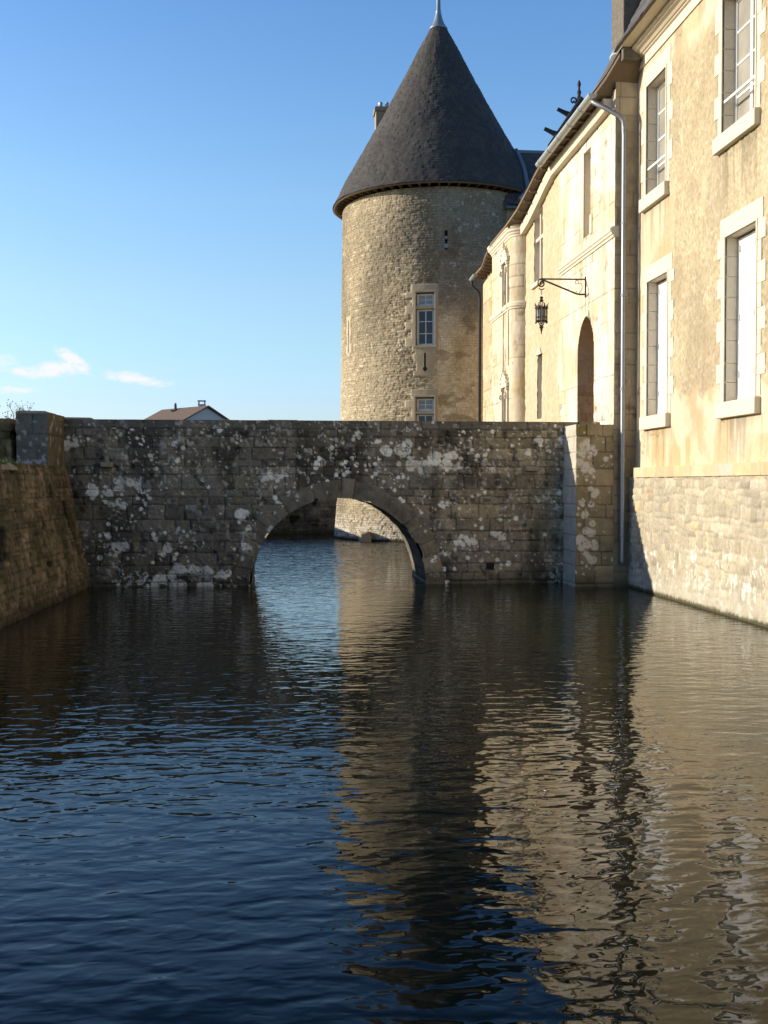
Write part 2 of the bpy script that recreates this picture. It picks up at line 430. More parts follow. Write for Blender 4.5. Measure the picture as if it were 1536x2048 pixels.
def bridge_fn(flip):
    def fn(U, V, us, vs):
        X = flip[0] + flip[1] * U
        e, r1, r2, r3 = blocks(X, V, 11, (.16, .36), (.28, .95), .032, 3.70)
        jw = ss(0, .02, e + (fbm(X * 14, V * 14, 3) - .5) * .016)
        n1 = fbm(X * 1.1, V * 1.1, 21, 5); n2 = fbm(X * 7, V * 7, 22, 4); n3 = fbm(X * 26, V * 26, 23, 3)
        h = (jw - 1) * .030 + (r1 - .5) * .028 + (n2 - .5) * .035 + (n3 - .5) * .016
        pit = ss(.66, .78, fbm(X * 5, V * 5, 31, 4)); h = h - pit * .03
        warm = np.clip(ss(1.5, 6.5, X) * .8 + (n1 - .5) * 1.2 + (r2 - .5) * .5, 0, 1)
        c = lerp((.190, .163, .124), (.335, .265, .165), warm)
        c = c * (0.70 + .55 * r3 + .5 * (n2 - .5) + .5 * (n3 - .5))[..., None]
        # black weathering that hangs from the coping, and algae in the lowest courses
        blk = ss(.50, .70, fbm(X * 1.6, V * .7, 44, 5) + .12 * ss(2.6, 3.9, V) - .03 * X / 5)
        c = c * (1 - .55 * blk)[..., None]
        c = lerp(c, (.16, .15, .12), ss(3.66, 3.72, V) * .55)
        alg = ss(.5, 0, V) * .6
        c = lerp(c, (.035, .035, .018), alg)
        c = c * (1 - (1 - jw) * np.clip(.75 * fbm(X * 2, V * 2, 46, 3) + .15, 0, .75))[..., None] * (1 - .5 * pit)[..., None]
        rng = np.random.default_rng(5)
        m = spots(us, vs, 1150, rng, (.012, .066), lambda a, b: (.30 + .7 * (vn(np.array([(flip[0] + flip[1] * a) * .9]), np.array([b * .9]), 77)[0] > .48)) * (1 if .15 < b < 3.85 else .3), 9, 3, .16)
        m2 = np.zeros_like(m)
        for (px, py, r) in BIG:
            a = (photo_x(px) - flip[0]) / flip[1]
            for q in range(5):
                stamp(m2, us, vs, a + rng.normal(0, r * .0065), photo_z(py) + rng.normal(0, r * .0048), r * 25.6 / 2160 * rng.uniform(.2, .62), 4 + q)
        m = np.maximum(m, m2 * (.35 + .65 * ss(0, .012, e)))
        m = m * ss(.30, .42, n3 * .6 + n2 * .4) * (.25 + .75 * (r2 > .22))
        sp = ss(.69, .72, fbm(X * 15, V * 15, 48, 2)) * ss(.40, .58, fbm(X * 1.4, V * 1.6, 49, 3)); m = np.maximum(m, sp * .55)
        m = np.maximum(m, ss(.5, .8, fbm(X * 9, V * 7, 50, 4)) * (r1 > .88) * .35)
        m = m * (.72 + .28 * ss(.40, .60, fbm(X * 2.1, V * 2.1, 51, 4)))
        c = lerp(c, (.88, .82, .71), m * .94) * (.86 + .3 * n3)[..., None]
        return h + m * .004, c
    return fn
def arch_keep(flip):
    def k(u, v): return np.hypot(flip[0] + flip[1] * u - ACX, v) > AR + .1
    return k
ex = boxes_extra([(BX0, BX1, BY0 + .05, BY0 + .42, 3.0, 3.87), (BX0, BX1, BY1 - .42, BY1 - .05, 3.0, 3.87)], (.2, .18, .14))
fl = (BX1, -1.0)
bw = wall('parapet_and_spandrel_wall', [(BX1, BY0), (BX0 - .02, BY0)], (-.3, BZ), bridge_fn(fl), M_stone, bridge, .0235, extra=ex, keepf=arch_keep(fl), vbrk=(3.7,))
fb = (BX0, 1.0)
wall('rear_wall', [(BX0, BY1), (BX1, BY1)], (-.3, BZ), bridge_fn(fb), M_stone, bridge, .06, keepf=arch_keep(fb))
# coping: one row of long capping stones, slightly uneven along the top
def coping(name, y0, y1, parent):
    rg = random.Random(8); mb = MB(); x = BX0
    while x < BX1 - .05:
        w = min(rg.uniform(.5, 1.1), BX1 - x)
        z = BZ + rg.uniform(-.028, .022) + (.03 if x < -3.6 else 0)
        mb.hexa([(x + .004, y0, 3.74), (x + w - .004, y0, 3.74), (x + w - .004, y1, 3.74), (x + .004, y1, 3.74),
                 (x + .004, y0 + .03, z), (x + w - .004, y0 + .03, z + rg.uniform(-.01, .01)), (x + w - .004, y1 - .03, z), (x + .004, y1 - .03, z)])
        x += w
    return mb.build(name, M_old, parent, .02)
coping('coping', BY0 + .012, BY0 + .44, bridge)
coping('coping', BY1 - .44, BY1 - .012, bridge)
mb = MB(); mb.box(BX0, BX1, BY0 + .42, BY1 - .42, 2.75, 3.0)
mb.build('deck', M_old, bridge)
# voussoirs
us = axis(-.08, math.pi + .08, .012); rs = axis(AR, AR + .47, .024)
A, Rr = np.meshgrid(us, rs)
e, r1, r2, r3 = blocks(A * 2.2, Rr * .001, 91, (50, 60), (.24, .44), .02)
e = np.minimum(e, np.maximum(AR + .44 + .03 * (r1 - .5) * 4 - Rr, 0))
Xa = ACX + Rr * np.cos(A); Za = Rr * np.sin(A)
n2 = fbm(Xa * 7, Za * 7, 22, 4); n3 = fbm(Xa * 26, Za * 26, 23, 3)
jw = ss(0, .016, e)
h = .006 + (jw - 1) * .02 + (r2 - .5) * .016 + (n2 - .5) * .03 + (n3 - .5) * .014
chip = ss(.60, .74, fbm(Xa * 3.4, Za * 3.4, 15, 3)) * ss(AR + .16, AR, Rr)
c = lerp((.178, .154, .117), (.31, .25, .16), np.clip(ss(1, 4, Xa) * .7 + (r2 - .5) * .8, 0, 1)) * (.75 + .35 * r3 + .8 * (n2 - .5))[..., None]
c = lerp(c, (.035, .035, .02), ss(.5, 0, Za) * .55) * (.45 + .55 * jw)[..., None]
m = ss(.70, .74, fbm(Xa * 4.6, Za * 4.6, 65, 3)); c = lerp(c, (.80, .76, .68), m * .7)
P = np.stack([Xa + chip * .05 * np.cos(A), BY0 - h, Za + chip * .07 * np.sin(A)], -1)
surf('arch_ring', P, c, M_stone, bridge)
# vault under the arch
ys = axis(BY0 - .02, BY1 + .02, .05); us = axis(-.1, math.pi + .1, .02)
A, Yv = np.meshgrid(us, ys)
e, r1, r2, r3 = blocks(Yv, A * 2.07, 92, (.24, .34), (.4, .9), .015)
jw = ss(0, .02, e); n2 = fbm(Yv * 6, A * 12, 2, 4)
rad = AR + .004 + (1 - jw) * .018 - (r1 - .5) * .02 - (n2 - .5) * .03
edge = np.minimum(ss(BY0 - .03, BY0 + .12, Yv), 1)
rad = AR + .002 + (rad - AR) * edge
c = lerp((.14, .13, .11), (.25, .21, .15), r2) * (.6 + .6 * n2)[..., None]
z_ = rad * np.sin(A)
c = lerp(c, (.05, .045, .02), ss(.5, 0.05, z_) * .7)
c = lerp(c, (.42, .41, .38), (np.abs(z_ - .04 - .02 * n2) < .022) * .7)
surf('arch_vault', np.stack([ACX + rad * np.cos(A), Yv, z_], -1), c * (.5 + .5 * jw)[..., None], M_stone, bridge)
# small corbels and a drain hole in the face
for (px, py, w) in [(1068, 938, .16), (228, 931, .13)]:
    mb = MB(); x = photo_x(px); z = photo_z(py)
    mb.hexa([(x - w, BY0 - .22, z - .04), (x + w, BY0 - .2, z - .05), (x + w, BY0 + .1, z - .07), (x - w, BY0 + .1, z - .07),
             (x - w, BY0 - .23, z + .06), (x + w, BY0 - .21, z + .06), (x + w, BY0 + .1, z + .07), (x - w, BY0 + .1, z + .07)])
    mb.build('corbel_stone', M_old, bridge, .02)
mb = MB(); x = photo_x(987); z = photo_z(1135); mb.box(x - .09, x + .09, BY0 - .012, BY0 + .1, z - .08, z + .08); mb.build('drain_hole', M_dark, bridge)

# ------------------------------------------------------------------ left bank: moat wall, pillar, grass
def mossy(seed, hr=(.07, .14), wr=(.12, .34), tint=((.118, .088, .048), (.30, .225, .13))):
    def fn(U, V, us, vs):
        e, r1, r2, r3 = blocks(U, V, seed, hr, wr, .03)
        jw = ss(0, .022, e); n1 = fbm(U * 1.2, V * .8, seed, 5); n2 = fbm(U * 6, V * 5, seed + 2, 4); n3 = fbm(U * 24, V * 24, seed + 3, 3)
        h = (jw - 1) * .018 + (r1 - .5) * .022 + (n2 - .5) * .05 + (n3 - .5) * .025
        c = lerp(tint[0], tint[1], np.clip(n1 + (r2 - .5) * .5 + (n2 - .5) * .8, 0, 1)) * (.65 + .6 * r3 + 1.1 * (n3 - .5) + .5 * (n2 - .5))[..., None]
        c = c * (1 - .25 * ss(.5, .66, fbm(U * 3.5, V * .6, seed + 12, 4)))[..., None]
        c = lerp(c, (.05, .055, .02), ss(.52, .68, fbm(U * 2.2, V * .9, seed + 9, 4)) * .6)
        hole = ss(.77, .80, vn(U * 1.9, V * 2.6, seed + 4)) * ss(.2, .5, V)
        c = c * (.45 + .55 * jw)[..., None] * (1 - .8 * hole)[..., None]
        c = lerp(c, (.03, .028, .016), ss(.35, 0, V) * .7)
        return h - hole * .06, c
    return fn
bat = lambda V: -V / 2.8 * .53
lw = thing('moat_wall', 'battered brown rubble wall of the near left moat bank', 'wall', (-4.6, 15, 0))
ex = boxes_extra([(-5.9, -5.22, 3, 25.7, .5, 2.74)], (.12, .11, .06))
wall('wall_face', [(-4.37, 25.75), (-5.12, 3)], (-.3, 2.8), mossy(201), M_stone, lw, .04, batter=bat, extra=ex)
rg = random.Random(3); mb = MB(); y = 3.0
while y < 25.6:
    w = rg.uniform(.5, 1.0); z = 2.8 + rg.uniform(-.03, .03)
    mb.hexa([(-5.75, y, 2.62), (-5.02 + rg.uniform(-.03, .03), y, 2.66), (-5.02 + rg.uniform(-.03, .03), y + w - .01, 2.66), (-5.75, y + w - .01, 2.62),
             (-5.75, y, z), (-5.08, y, z - .02), (-5.08, y + w - .01, z - .02), (-5.75, y + w - .01, z)]); y += w
mb.build('top_stones', M_old, lw, .03)
lw2 = thing('moat_wall', 'shaded moat bank wall beyond the bridge, left of the round tower foot', 'wall', (-4.6, 40, 0))
wall('wall_face', [(-4.6, 52), (-4.6, 28.3)], (-.3, 2.85), mossy(202), M_stone, lw2, .08, batter=bat, extra=boxes_extra([(-6, -5.2, 28.3, 52.5, .5, 2.8)], (.12, .11, .06)))
fw_ = thing('moat_wall', 'dark coursed stone wall closing the moat behind the arch', 'wall', (0, 52, 0))
wall('wall_face', [(9, 52), (-6, 52)], (-.3, 1.95), mossy(203, (.12, .2), (.25, .7), ((.06, .058, .052), (.14, .125, .10))), M_stone, fw_, .05,
     extra=boxes_extra([(-6, 9, 52.1, 52.8, -.3, 1.93)], (.15, .14, .1)))
pl = thing('parapet_pillar', 'squat grey stone end pillar of the bridge parapet on the left bank', 'pillar', (-5.35, 24.6, 2.8))
def pilfn(U, V, us, vs):
    e, r1, r2, r3 = blocks(U, V, 61, (.42, .75), (.7, 1.2), .015, 2.80)
    jw = ss(0, .02, e); n2 = fbm(U * 5, V * 5, 62, 5); n3 = fbm(U * 22, V * 22, 63, 3)
    side = U < 1.6
    c = lerp((.085, .082, .070), (.16, .155, .135), n2)
    c2 = lerp((.08, .06, .035), (.19, .145, .085), np.clip(fbm(U * 6, V * 2, 64, 4) * 1.6 - .3, 0, 1))
    c = np.where(side[..., None], c2, c) * (.7 + .6 * n3)[..., None]
    m = ss(.68, .72, fbm(U * 8, V * 8, 66, 3)); c = lerp(c, (.42, .42, .40), m * .6)
    return (jw - 1) * .03 + (n2 - .5) * .05 + (n3 - .5) * .015, c * (.5 + .5 * jw)[..., None]
wall('pillar_shaft', [(-4.96, 25.62), (-5.0, 24.0), (-5.67, 24.0), (-5.67, 25.6)], (2.7, 3.96), pilfn, M_stone, pl, .03,
     extra=boxes_extra([(-5.64, -5.03, 24.04, 25.6, 2.7, 3.93)], (.2, .19, .16)))
mb = MB(); mb.hexa([(-5.68, 23.98, 3.92), (-4.99, 23.98, 3.92), (-4.95, 25.6, 3.86), (-5.68, 25.6, 3.86), (-5.65, 24.02, 3.99), (-5.05, 24.02, 3.985), (-5.0, 25.6, 3.93), (-5.65, 25.6, 3.93)])
mb.build('cap_stone', M_old, pl, .02)
pb = thing('parapet_wall', 'low brown parapet wall at the left frame edge, beside the grey pillar', 'wall', (-6.4, 24.4, 2.7))
wall('wall_face', [(-5.78, 25.2), (-5.80, 24.1), (-8.6, 24.0)], (2.6, 3.82), mossy(204, (.15, .25), (.25, .6)), M_stone, pb, .04,
     extra=boxes_extra([(-8.6, -5.84, 24.14, 25.2, 2.6, 3.79)], (.15, .12, .08)))
gt = MB(); rg = random.Random(12)
for i in range(240):
    x = -5.62 + rg.gauss(0, .16); y = 22.3 + rg.gauss(0, .5); hgt = rg.uniform(.07, .2); a = rg.uniform(0, 6.28); l = rg.uniform(.02, .1); w = .008
    gt.add([(x - w, y, 2.76), (x + w, y, 2.76), (x + w * .6 + math.cos(a) * l * .5, y + math.sin(a) * l * .5, 2.76 + hgt * .6), (x + math.cos(a) * l, y + math.sin(a) * l, 2.76 + hgt)], [(0, 1, 2), (0, 2, 3)])
tag(gt.build('grass_tuft', M_grass), 'small green grass tuft growing on top of the left moat wall', 'grass')['kind'] = 'stuff'

# ------------------------------------------------------------------ house far behind the bridge
hs = thing('far_house', 'distant house with clay tiled roof and pale gable showing over the bridge', 'house', (-6.4, 90, 1.88))
ng = Vector((.62, -.78, 0)).normalized(); ln = Vector((-ng.x, -ng.y, 0)); rt_ = Vector((-ng.y, ng.x, 0))   # gable normal, length, right
ap = Vector((-5.95, 90, 8.75)); HW, DR, LEN = 3.4, 1.75, 6.6
m_ = MB(ap, rt_, ln)
m_.prism([(-HW, -DR), (0, 0 - .08), (HW, -DR), (HW, -7), (-HW, -7)], 0, LEN)
m_.build('wall', M_farwall, hs)
m_ = MB(ap, rt_, ln)
for s in (-1, 1):
    m_.hexa([(0, -.25, -.02), (s * (HW + .35), -.25, -DR - .2), (s * (HW + .35), LEN + .2, -DR - .2), (0, LEN + .2, -.02),
             (0, -.25, .1), (s * (HW + .35), -.25, -DR - .08), (s * (HW + .35), LEN + .2, -DR - .08), (0, LEN + .2, .1)])
rf = m_.build('roof', M_tile, hs)
m_ = MB((-6.45, 91.0, 8.2)); m_.box(-.27, .27, -.27, .27, -.6, .75); m_.box(-.32, .32, -.32, .32, .75, .82)
for a in (-.24, .24): m_.box(a - .05, a + .05, -.24, .24, .82, 1.06)
m_.box(-.33, .33, -.33, .33, 1.06, 1.14); m_.build('chimney', M_farwall, rf)
m_ = MB((-8.8, 93.0, 8.05)); m_.box(-.27, .27, -.27, .27, -.8, .5); m_.box(-.34, .34, -.34, .34, .5, .6)
m_.lathe([(.12, .6), (.11, .95), (.08, 1.2)], (0, 0, 0), 10); m_.build('chimney', M_tile, rf)

# ------------------------------------------------------------------ tree at the left edge
tr = thing('tree', 'nearly bare autumn tree with thin twigs behind the left parapet', 'tree', (-14.6, 60, 1.88))
rg = random.Random(21); tb = MB(); lf = MB()
def branch(p, d, l, r, lev):
    pts = [p]; q = p.copy(); dd = d.copy()
    for i in range(4):
        dd = (dd + Vector((rg.gauss(0, .14), rg.gauss(0, .14), rg.gauss(.04, .1)))).normalized(); q = q + dd * l / 4; pts.append(q.copy())
    tb.tube(pts, [r, r * .85, r * .7, r * .55, r * .4], 5)
    if lev >= 4:
        for k in range(5):
            c = pts[rg.randint(2, 4)] + Vector((rg.gauss(0, .12), rg.gauss(0, .12), rg.gauss(0, .12))); s = rg.uniform(.03, .06)
            if rg.random() < (.9 if c.z < 6.5 else .4):
                u = Vector((rg.gauss(0, 1), rg.gauss(0, 1), rg.gauss(0, 1))).normalized(); v = u.orthogonal().normalized()
                lf.add([c + u * s, c + v * s * .6, c - u * s, c - v * s * .6], [(0, 1, 2, 3)])
        return
    for k in range(3 if lev < 3 else 4):
        i = rg.randint(2, 4); ax = Vector((rg.gauss(0, 1), rg.gauss(0, 1), rg.gauss(.25, .5))).normalized()
        branch(pts[i], (dd * .75 + ax * .75).normalized(), l * rg.uniform(.55, .75), r * .5, lev + 1)
branch(Vector((-14.9, 60, 1.85)), Vector((0.06, 0, 1)), 2.35, .16, 0)
branch(Vector((-14.6, 60.3, 1.85)), Vector((.1, 0, 1)), 2.3, .12, 0)
branch(Vector((-14.3, 59.6, 1.85)), Vector((.1, 0, 1)), 2.1, .1, 0)
branch(Vector((-14.85, 60, 3.2)), Vector((.4, -.1, .9)).normalized(), 1.3, .1, 1)
tb.build('trunk', M_bark, tr); lf.build('crown', M_leaf, tr)

# ------------------------------------------------------------------ round tower
TX, TY = 7.12, 48.5
tower = thing('round_tower', 'round rubble stone tower with tall conical slate roof and lead spike', 'tower', (TX, TY, 0))
def trad(z): return np.interp(z, [-1, 0, 1.6, 5.3, 14.6], [4.74, 4.70, 4.56, 4.40, 4.30])
WIN_TH = R(-105.3)
LOOPS = [(R(-160.5), 8.8, 1.4, .40, 'pale'), (R(-105.3), 7.42, .76, .80, 'keyhole'), (R(-94.0), 12.42, .8, .5, 'blue')]
thb = []
hw = .39
for th, w in [(WIN_TH, hw)]: thb += [th - w / 4.36, th + w / 4.36]
for th, zc, hh, w, k in LOOPS: thb += [th - .035 / 4.36, th + .035 / 4.36]
vb = [8.1, 9.62, 9.74, 10.3, 3.55, 5.28, 5.42, 5.98]
for th, zc, hh, w, k in LOOPS: vb += [zc - hh / 2, zc + hh / 2]
ths = np.concatenate([axis(R(-270), R(-190), .05 / 4.4), axis(R(-190), R(0), .036 / 4.4, thb)[1:], axis(0, R(90), .05 / 4.4)[1:]])
zs = axis(-.3, 14.62, .036, vb)
TH, Z = np.meshgrid(ths, zs); U = TH * 4.4
rng = np.random.default_rng(3)
e, r1, r2, r3 = blocks(U, Z, 300, (.06, .115), (.08, .32), .022)
jw = ss(0, .03, e); n1 = fbm(U * .5, Z * .4, 301, 5); n2 = fbm(U * 5, Z * 5, 302, 4); n3 = fbm(U * 18, Z * 18, 303, 3)
deg = np.degrees(TH)
rubble = np.clip(ss(-96, -112, deg + (n1 - .5) * 40) + .25, 0, 1)
big = ss(2.0, 1.5, Z + (n1 - .5) * .5)
h = ((jw - 1) * .024 + (r1 - .5) * .032) * (.15 + .85 * rubble) + (n2 - .5) * .016 + (n3 - .5) * .028 + (fbm(U * 1.5, Z * 1.5, 340, 3) - .5) * .03
c = lerp((.36, .295, .19), (.50, .42, .285), np.clip(.5 + (n1 - .5) * 1.5 + (r3 - .5) * .9, 0, 1))
c = lerp(c, (.58, .50, .345), ss(-108, -94, deg) * ss(10.5, 8.5, Z + (n1 - .5) * 2) * .75)  # paler mortar at lower right, lifted to stand in for missing fill light
c = lerp(c, (.66, .58, .43), ss(.90, .93, r2) * .75)
stain = ss(-.08, .22, (Z - 9.3 - 2.6 * ss(-100, -125, deg)) / 5 * ss(-140, -98, deg) + (fbm(U * .6, Z * .35, 310, 5) - .5) * .8)
c = lerp(c, (.165, .145, .105), stain * .68)
drip = ss(.56, .66, fbm(U * 2.4, Z * .35, 320, 4)) * ss(8.5, 10, Z) * ss(-110, -98, deg); c = lerp(c, (.33, .31, .26), drip * .35)
m = ss(.73, .76, fbm(U * 6, Z * 9, 322, 3)) * ss(8.5, 10.5, Z) * ss(-102, -90, deg); c = lerp(c, (.5, .5, .47), m * .7)
yel = ss(.55, .7, fbm(U * .9, Z * .6, 330, 4)) * ss(-105, -95, deg) * ss(9.5, 8, Z); c = lerp(c, (.34, .25, .11), yel * .5)
dk = ss(.62, .7, fbm(U * 1.6, Z * 2.2, 333, 4)) * ss(-108, -98, deg); c = lerp(c, (.16, .11, .06), dk * .5)
wl = ss(1.5, .5, Z + (n2 - .5) * 1.2); c = lerp(c, (.60, .57, .50), wl * ss(.42, .60, n3 * .5 + n2 * .5) * .9)
c = lerp(c, (.05, .05, .03), ss(.16, .05, Z))
mort = 1 - (1 - jw) * (.18 + .3 * rubble) * (.4 + 1.2 * n2)
c = c * mort[..., None] * (.66 + .68 * n3)[..., None] * (.8 + .4 * n2)[..., None]
c = c * (1 + .28 * ss(-108, -96, deg) * ss(10.5, 8.5, Z + (n1 - .5) * 2))[..., None]  # lightens the shaded lower right, bounced light put into the stone colour
# dressed stone round the windows and loops, flush with the rubble
dress = np.zeros_like(U)
DU = (TH - WIN_TH) * 4.4
def quoin(z0, z1, seed):
    k = np.floor((Z - z0) / .33); w = np.where(k % 2 == 0, .86, .56) + .06 * (_h(k, k, seed) - .5)
    return ((Z > z0 - .25) & (Z < z1 + .35) & (DU > -np.where(Z > z1, .58, w)) & (DU < .56)).astype(float)
dress = np.maximum(quoin(8.1, 10.3, 1), quoin(3.55, 5.98, 2))
for th, zc, hh, w, kd in LOOPS:
    du = (TH - th) * 4.4; k = np.floor((Z - zc) / .36)
    ww = w / 2 + np.where(k % 2 == 0, .10, -.02) + .05 * (_h(k, k, 5) - .5)
    if kd != 'blue': dress = np.maximum(dress, ((np.abs(du) < ww) & (np.abs(Z - zc) < hh / 2 + .18)).astype(float))
cd = lerp((.42, .36, .25), (.54, .465, .33), n1) * (.86 + .28 * n2)[..., None]
cd = lerp(cd, (.30, .26, .19), ss(-120, -108, deg) * .6)
c = lerp(c, cd, dress)
h = h * (1 - dress) + dress * (.035 + (n2 - .5) * .012)
Rr = trad(Z) + h
keep = np.ones((len(zs) - 1, len(ths) - 1), bool)
tc_ = (TH[:-1, :-1] + TH[1:, 1:]) / 2; zc_ = (Z[:-1, :-1] + Z[1:, 1:]) / 2
inw = np.abs(tc_ - WIN_TH) < hw / 4.36
keep &= ~(inw & (((zc_ > 8.1) & (zc_ < 10.3)) | ((zc_ > 3.55) & (zc_ < 5.98))))
for th, zc, hh, w, kd in LOOPS: keep &= ~((np.abs(tc_ - th) < .035 / 4.36) & (np.abs(zc_ - zc) < hh / 2))
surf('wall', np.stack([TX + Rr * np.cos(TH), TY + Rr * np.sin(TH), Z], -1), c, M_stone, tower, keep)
def tframe(th, r): return MB((TX + r * math.cos(th), TY + r * math.sin(th), 0), (-math.sin(th), math.cos(th), 0), (-math.cos(th), -math.sin(th), 0))
def tower_window(z0, z1, zt, rows_low, label):
    r = float(trad((z0 + z1) / 2)) + .03
    m_ = tframe(WIN_TH, r)
    D = .42
    m_.box(-hw - .06, -hw, .0, D, z0 - .02, z1); m_.box(hw, hw + .06, .0, D, z0 - .02, z1)
    m_.box(-hw - .06, hw + .06, .0, D, z1, z1 + .08); m_.box(-hw - .1, hw + .1, -.05, D, z0 - .09, z0)
    m_.box(-hw, hw, .03, D, zt - .06, zt + .06)
    w = m_.build('window', M_towercut, tower, .008); w['label'] = label
    m_ = tframe(WIN_TH, r)
    a = hw - .09
    def casement(zb, ztop, rows):
        m_.box(-a - .07, -a + .02, .20, .27, zb, ztop); m_.box(a - .02, a + .07, .20, .27, zb, ztop)
        m_.box(-a, a, .20, .27, zb, zb + .08); m_.box(-a, a, .20, .27, ztop - .07, ztop)
        m_.box(-.022, .022, .205, .26, zb, ztop)
        for i in range(1, rows):
            z = zb + (ztop - zb) * i / rows; m_.box(-a, a, .208, .258, z - .018, z + .018)
    casement(z0 + .02, zt - .07, rows_low); casement(zt + .07, z1 - .05, 2)
    m_.build('frame', M_paleframe, w, .004)
    m_ = tframe(WIN_TH, r); m_.box(-a, a, .235, .24, z0 + .05, zt - .1); m_.build('pane', M_glass, w)
    m_ = tframe(WIN_TH, r); m_.box(-a, a, .235, .24, zt + .1, z1 - .08); m_.build('pane', M_bluepane, w)
    m_ = tframe(WIN_TH, r); m_.box(-hw - .05, hw + .05, .38, .42, z0, z1); m_.build('interior', M_dark, w)
tower_window(8.1, 10.3, 9.68, 3, 'upper tower window with six dark panes')
tower_window(3.55, 5.98, 5.35, 3, 'lower tower window half hidden by the bridge')
for th, zc, hh, w, kd in LOOPS:
    r = float(trad(zc)); m_ = tframe(th, r)
    m_.box(-.06, .06, .12, .3, zc - hh / 2 - .05, zc + hh / 2 + .05)
    for s in (-1, 1): m_.box(s * .036, s * .06, .0, .3, zc - hh / 2, zc + hh / 2)
    o = m_.build('arrow_slit', M_dark, tower)
    for zz, rr in ([(zc - hh * .36, .09)] if kd == 'keyhole' else [(zc - hh * .42, .05), (zc + .1, .045)] if kd == 'pale' else [(zc - hh * .3, .09), (zc + .1, .06)]):
        m_ = tframe(th, r); n = 16; m_.prism([(rr * math.cos(6.2832 * i / n), zz + rr * math.sin(6.2832 * i / n)) for i in range(n)], -.045, .05)
        m_.build('slit_hole', M_dark if kd != 'blue' else M_lead, o)
# conical slate roof
prof = np.array([(4.74, 14.72), (4.47, 15.22), (4.17, 15.85), (3.63, 16.8), (3.03, 17.8), (2.42, 18.9), (1.55, 20.5), (.94, 21.7), (.22, 23.06)])
sl = np.concatenate([[0], np.cumsum(np.hypot(*np.diff(prof, axis=0).T))])
ss_ = axis(0, sl[-1], .035); ths = np.concatenate([axis(R(-200), R(20), .008), axis(R(20), R(160), .03)[1:]])
TH, Sx = np.meshgrid(ths, ss_)
rc = np.interp(Sx, sl, prof[:, 0]); zc = np.interp(Sx, sl, prof[:, 1])
cour = np.floor(Sx / .14); fr = Sx / .14 - cour
jit = _h(cour, cour, 3); cell = np.floor(TH * np.maximum(4.74 - cour * .075, .3) / .2 + jit)
q1 = _h(cell, cour, 9); q2 = _h(cell, cour, 10); q3 = _h(cell, cour, 11)
cf = TH * np.maximum(4.74 - cour * .075, .3) / .2 + jit - cell
n1 = fbm(TH * 6, Sx * 1.2, 400, 5)
hh = (1 - fr) * .022 + (q1 - .5) * .020 + (fbm(TH * 5, Sx * 1.1, 402, 3) - .5) * .06 + (q2 - .5) * (cf - .5) * .02
hh = hh * np.clip(rc / 1.0, .2, 1)
c = lerp((.036, .036, .038), (.066, .063, .058), np.clip(q3 * .6 + n1 * .5, 0, 1))
c = lerp(c, (.12, .10, .07), ss(.58, .75, fbm(TH * 9, Sx * 2.4, 403, 4)) * .28)
c = c * (.62 + .38 * ss(0, .12, np.minimum(cf, 1 - cf)))[..., None]
roof = surf('roof', np.stack([TX + (rc + hh * .85) * np.cos(TH), TY + (rc + hh * .85) * np.sin(TH), zc + hh * .5], -1), c, M_slate, tower)
mb = MB(); n = 96
pr = [(4.72, 14.70), (4.70, 14.75), (4.2, 15.5), (4.0, 15.4), (4.2, 14.98), (4.66, 14.66), (4.72, 14.70)]
b0 = len(mb.v)
for r_, z_ in pr[:-1]:
    for k in range(n): mb.v.append(Vector((TX + r_ * math.cos(6.28319 * k / n), TY + r_ * math.sin(6.28319 * k / n), z_)))
m6 = len(pr) - 1
for i in range(m6):
    for k in range(n): mb.f.append((b0 + i * n + k, b0 + i * n + (k + 1) % n, b0 + (i + 1) % m6 * n + (k + 1) % n, b0 + (i + 1) % m6 * n + k))
mb.build('eave_boarding', M_wood, roof)
for k in range(40):
    th = R(-195 + k * 5.4)
    m_ = MB((TX, TY, 0), (-math.sin(th), math.cos(th), 0), (math.cos(th), math.sin(th), 0))
    m_.hexa([(-.045, 4.1, 14.64), (.045, 4.1, 14.64), (.045, 4.56, 14.70), (-.045, 4.56, 14.70), (-.045, 4.1, 15.0), (.045, 4.1, 15.0), (.045, 4.56, 14.80), (-.045, 4.56, 14.80)])
    m_.build('rafter', M_wood, roof)
mb = MB(); mb.lathe([(.42, -.24), (.40, -.16), (.27, .02), (.20, .2), (.15, .4), (.115, .55), (.125, .6), (.10, .64), (.085, 1.4), (.065, 2.2), (.05, 2.9), (.0, 3.1)], (TX, TY, 22.98), 20)
mb.build('spike', M_lead, roof, smooth=True)
mb = MB((4.82, 50.9, 0)); mb.box(-.33, .36, -.4, .4, 17, 19.75); mb.box(-.4, .43, -.47, .47, 19.75, 19.9); mb.box(-.36, .39, -.43, .43, 19.9, 19.96)
ch = mb.build('chimney', M_old, tower, .01)
for a in (-.08, .22):
    mb = MB((4.82 + a, 50.9, 0)); mb.lathe([(.10, 19.94), (.09, 20.2), (.105, 20.24), (.09, 20.28)], (0, 0, 0), 12); mb.build('chimney_pot', M_zinc, ch, smooth=True)
# rough stone lump at the tower foot
mb = MB(); import random as _r
rg = _r.Random(2)
P8 = [(3.3, 44.75, -.3), (3.85, 44.7, -.3), (3.9, 45.9, -.3), (3.3, 45.9, -.3), (3.33, 44.85, .32), (3.68, 44.8, .44), (3.75, 45.9, .42), (3.35, 45.9, .4)]
mb.hexa(P8); mb.build('foot_stone', M_old, tower, .06)

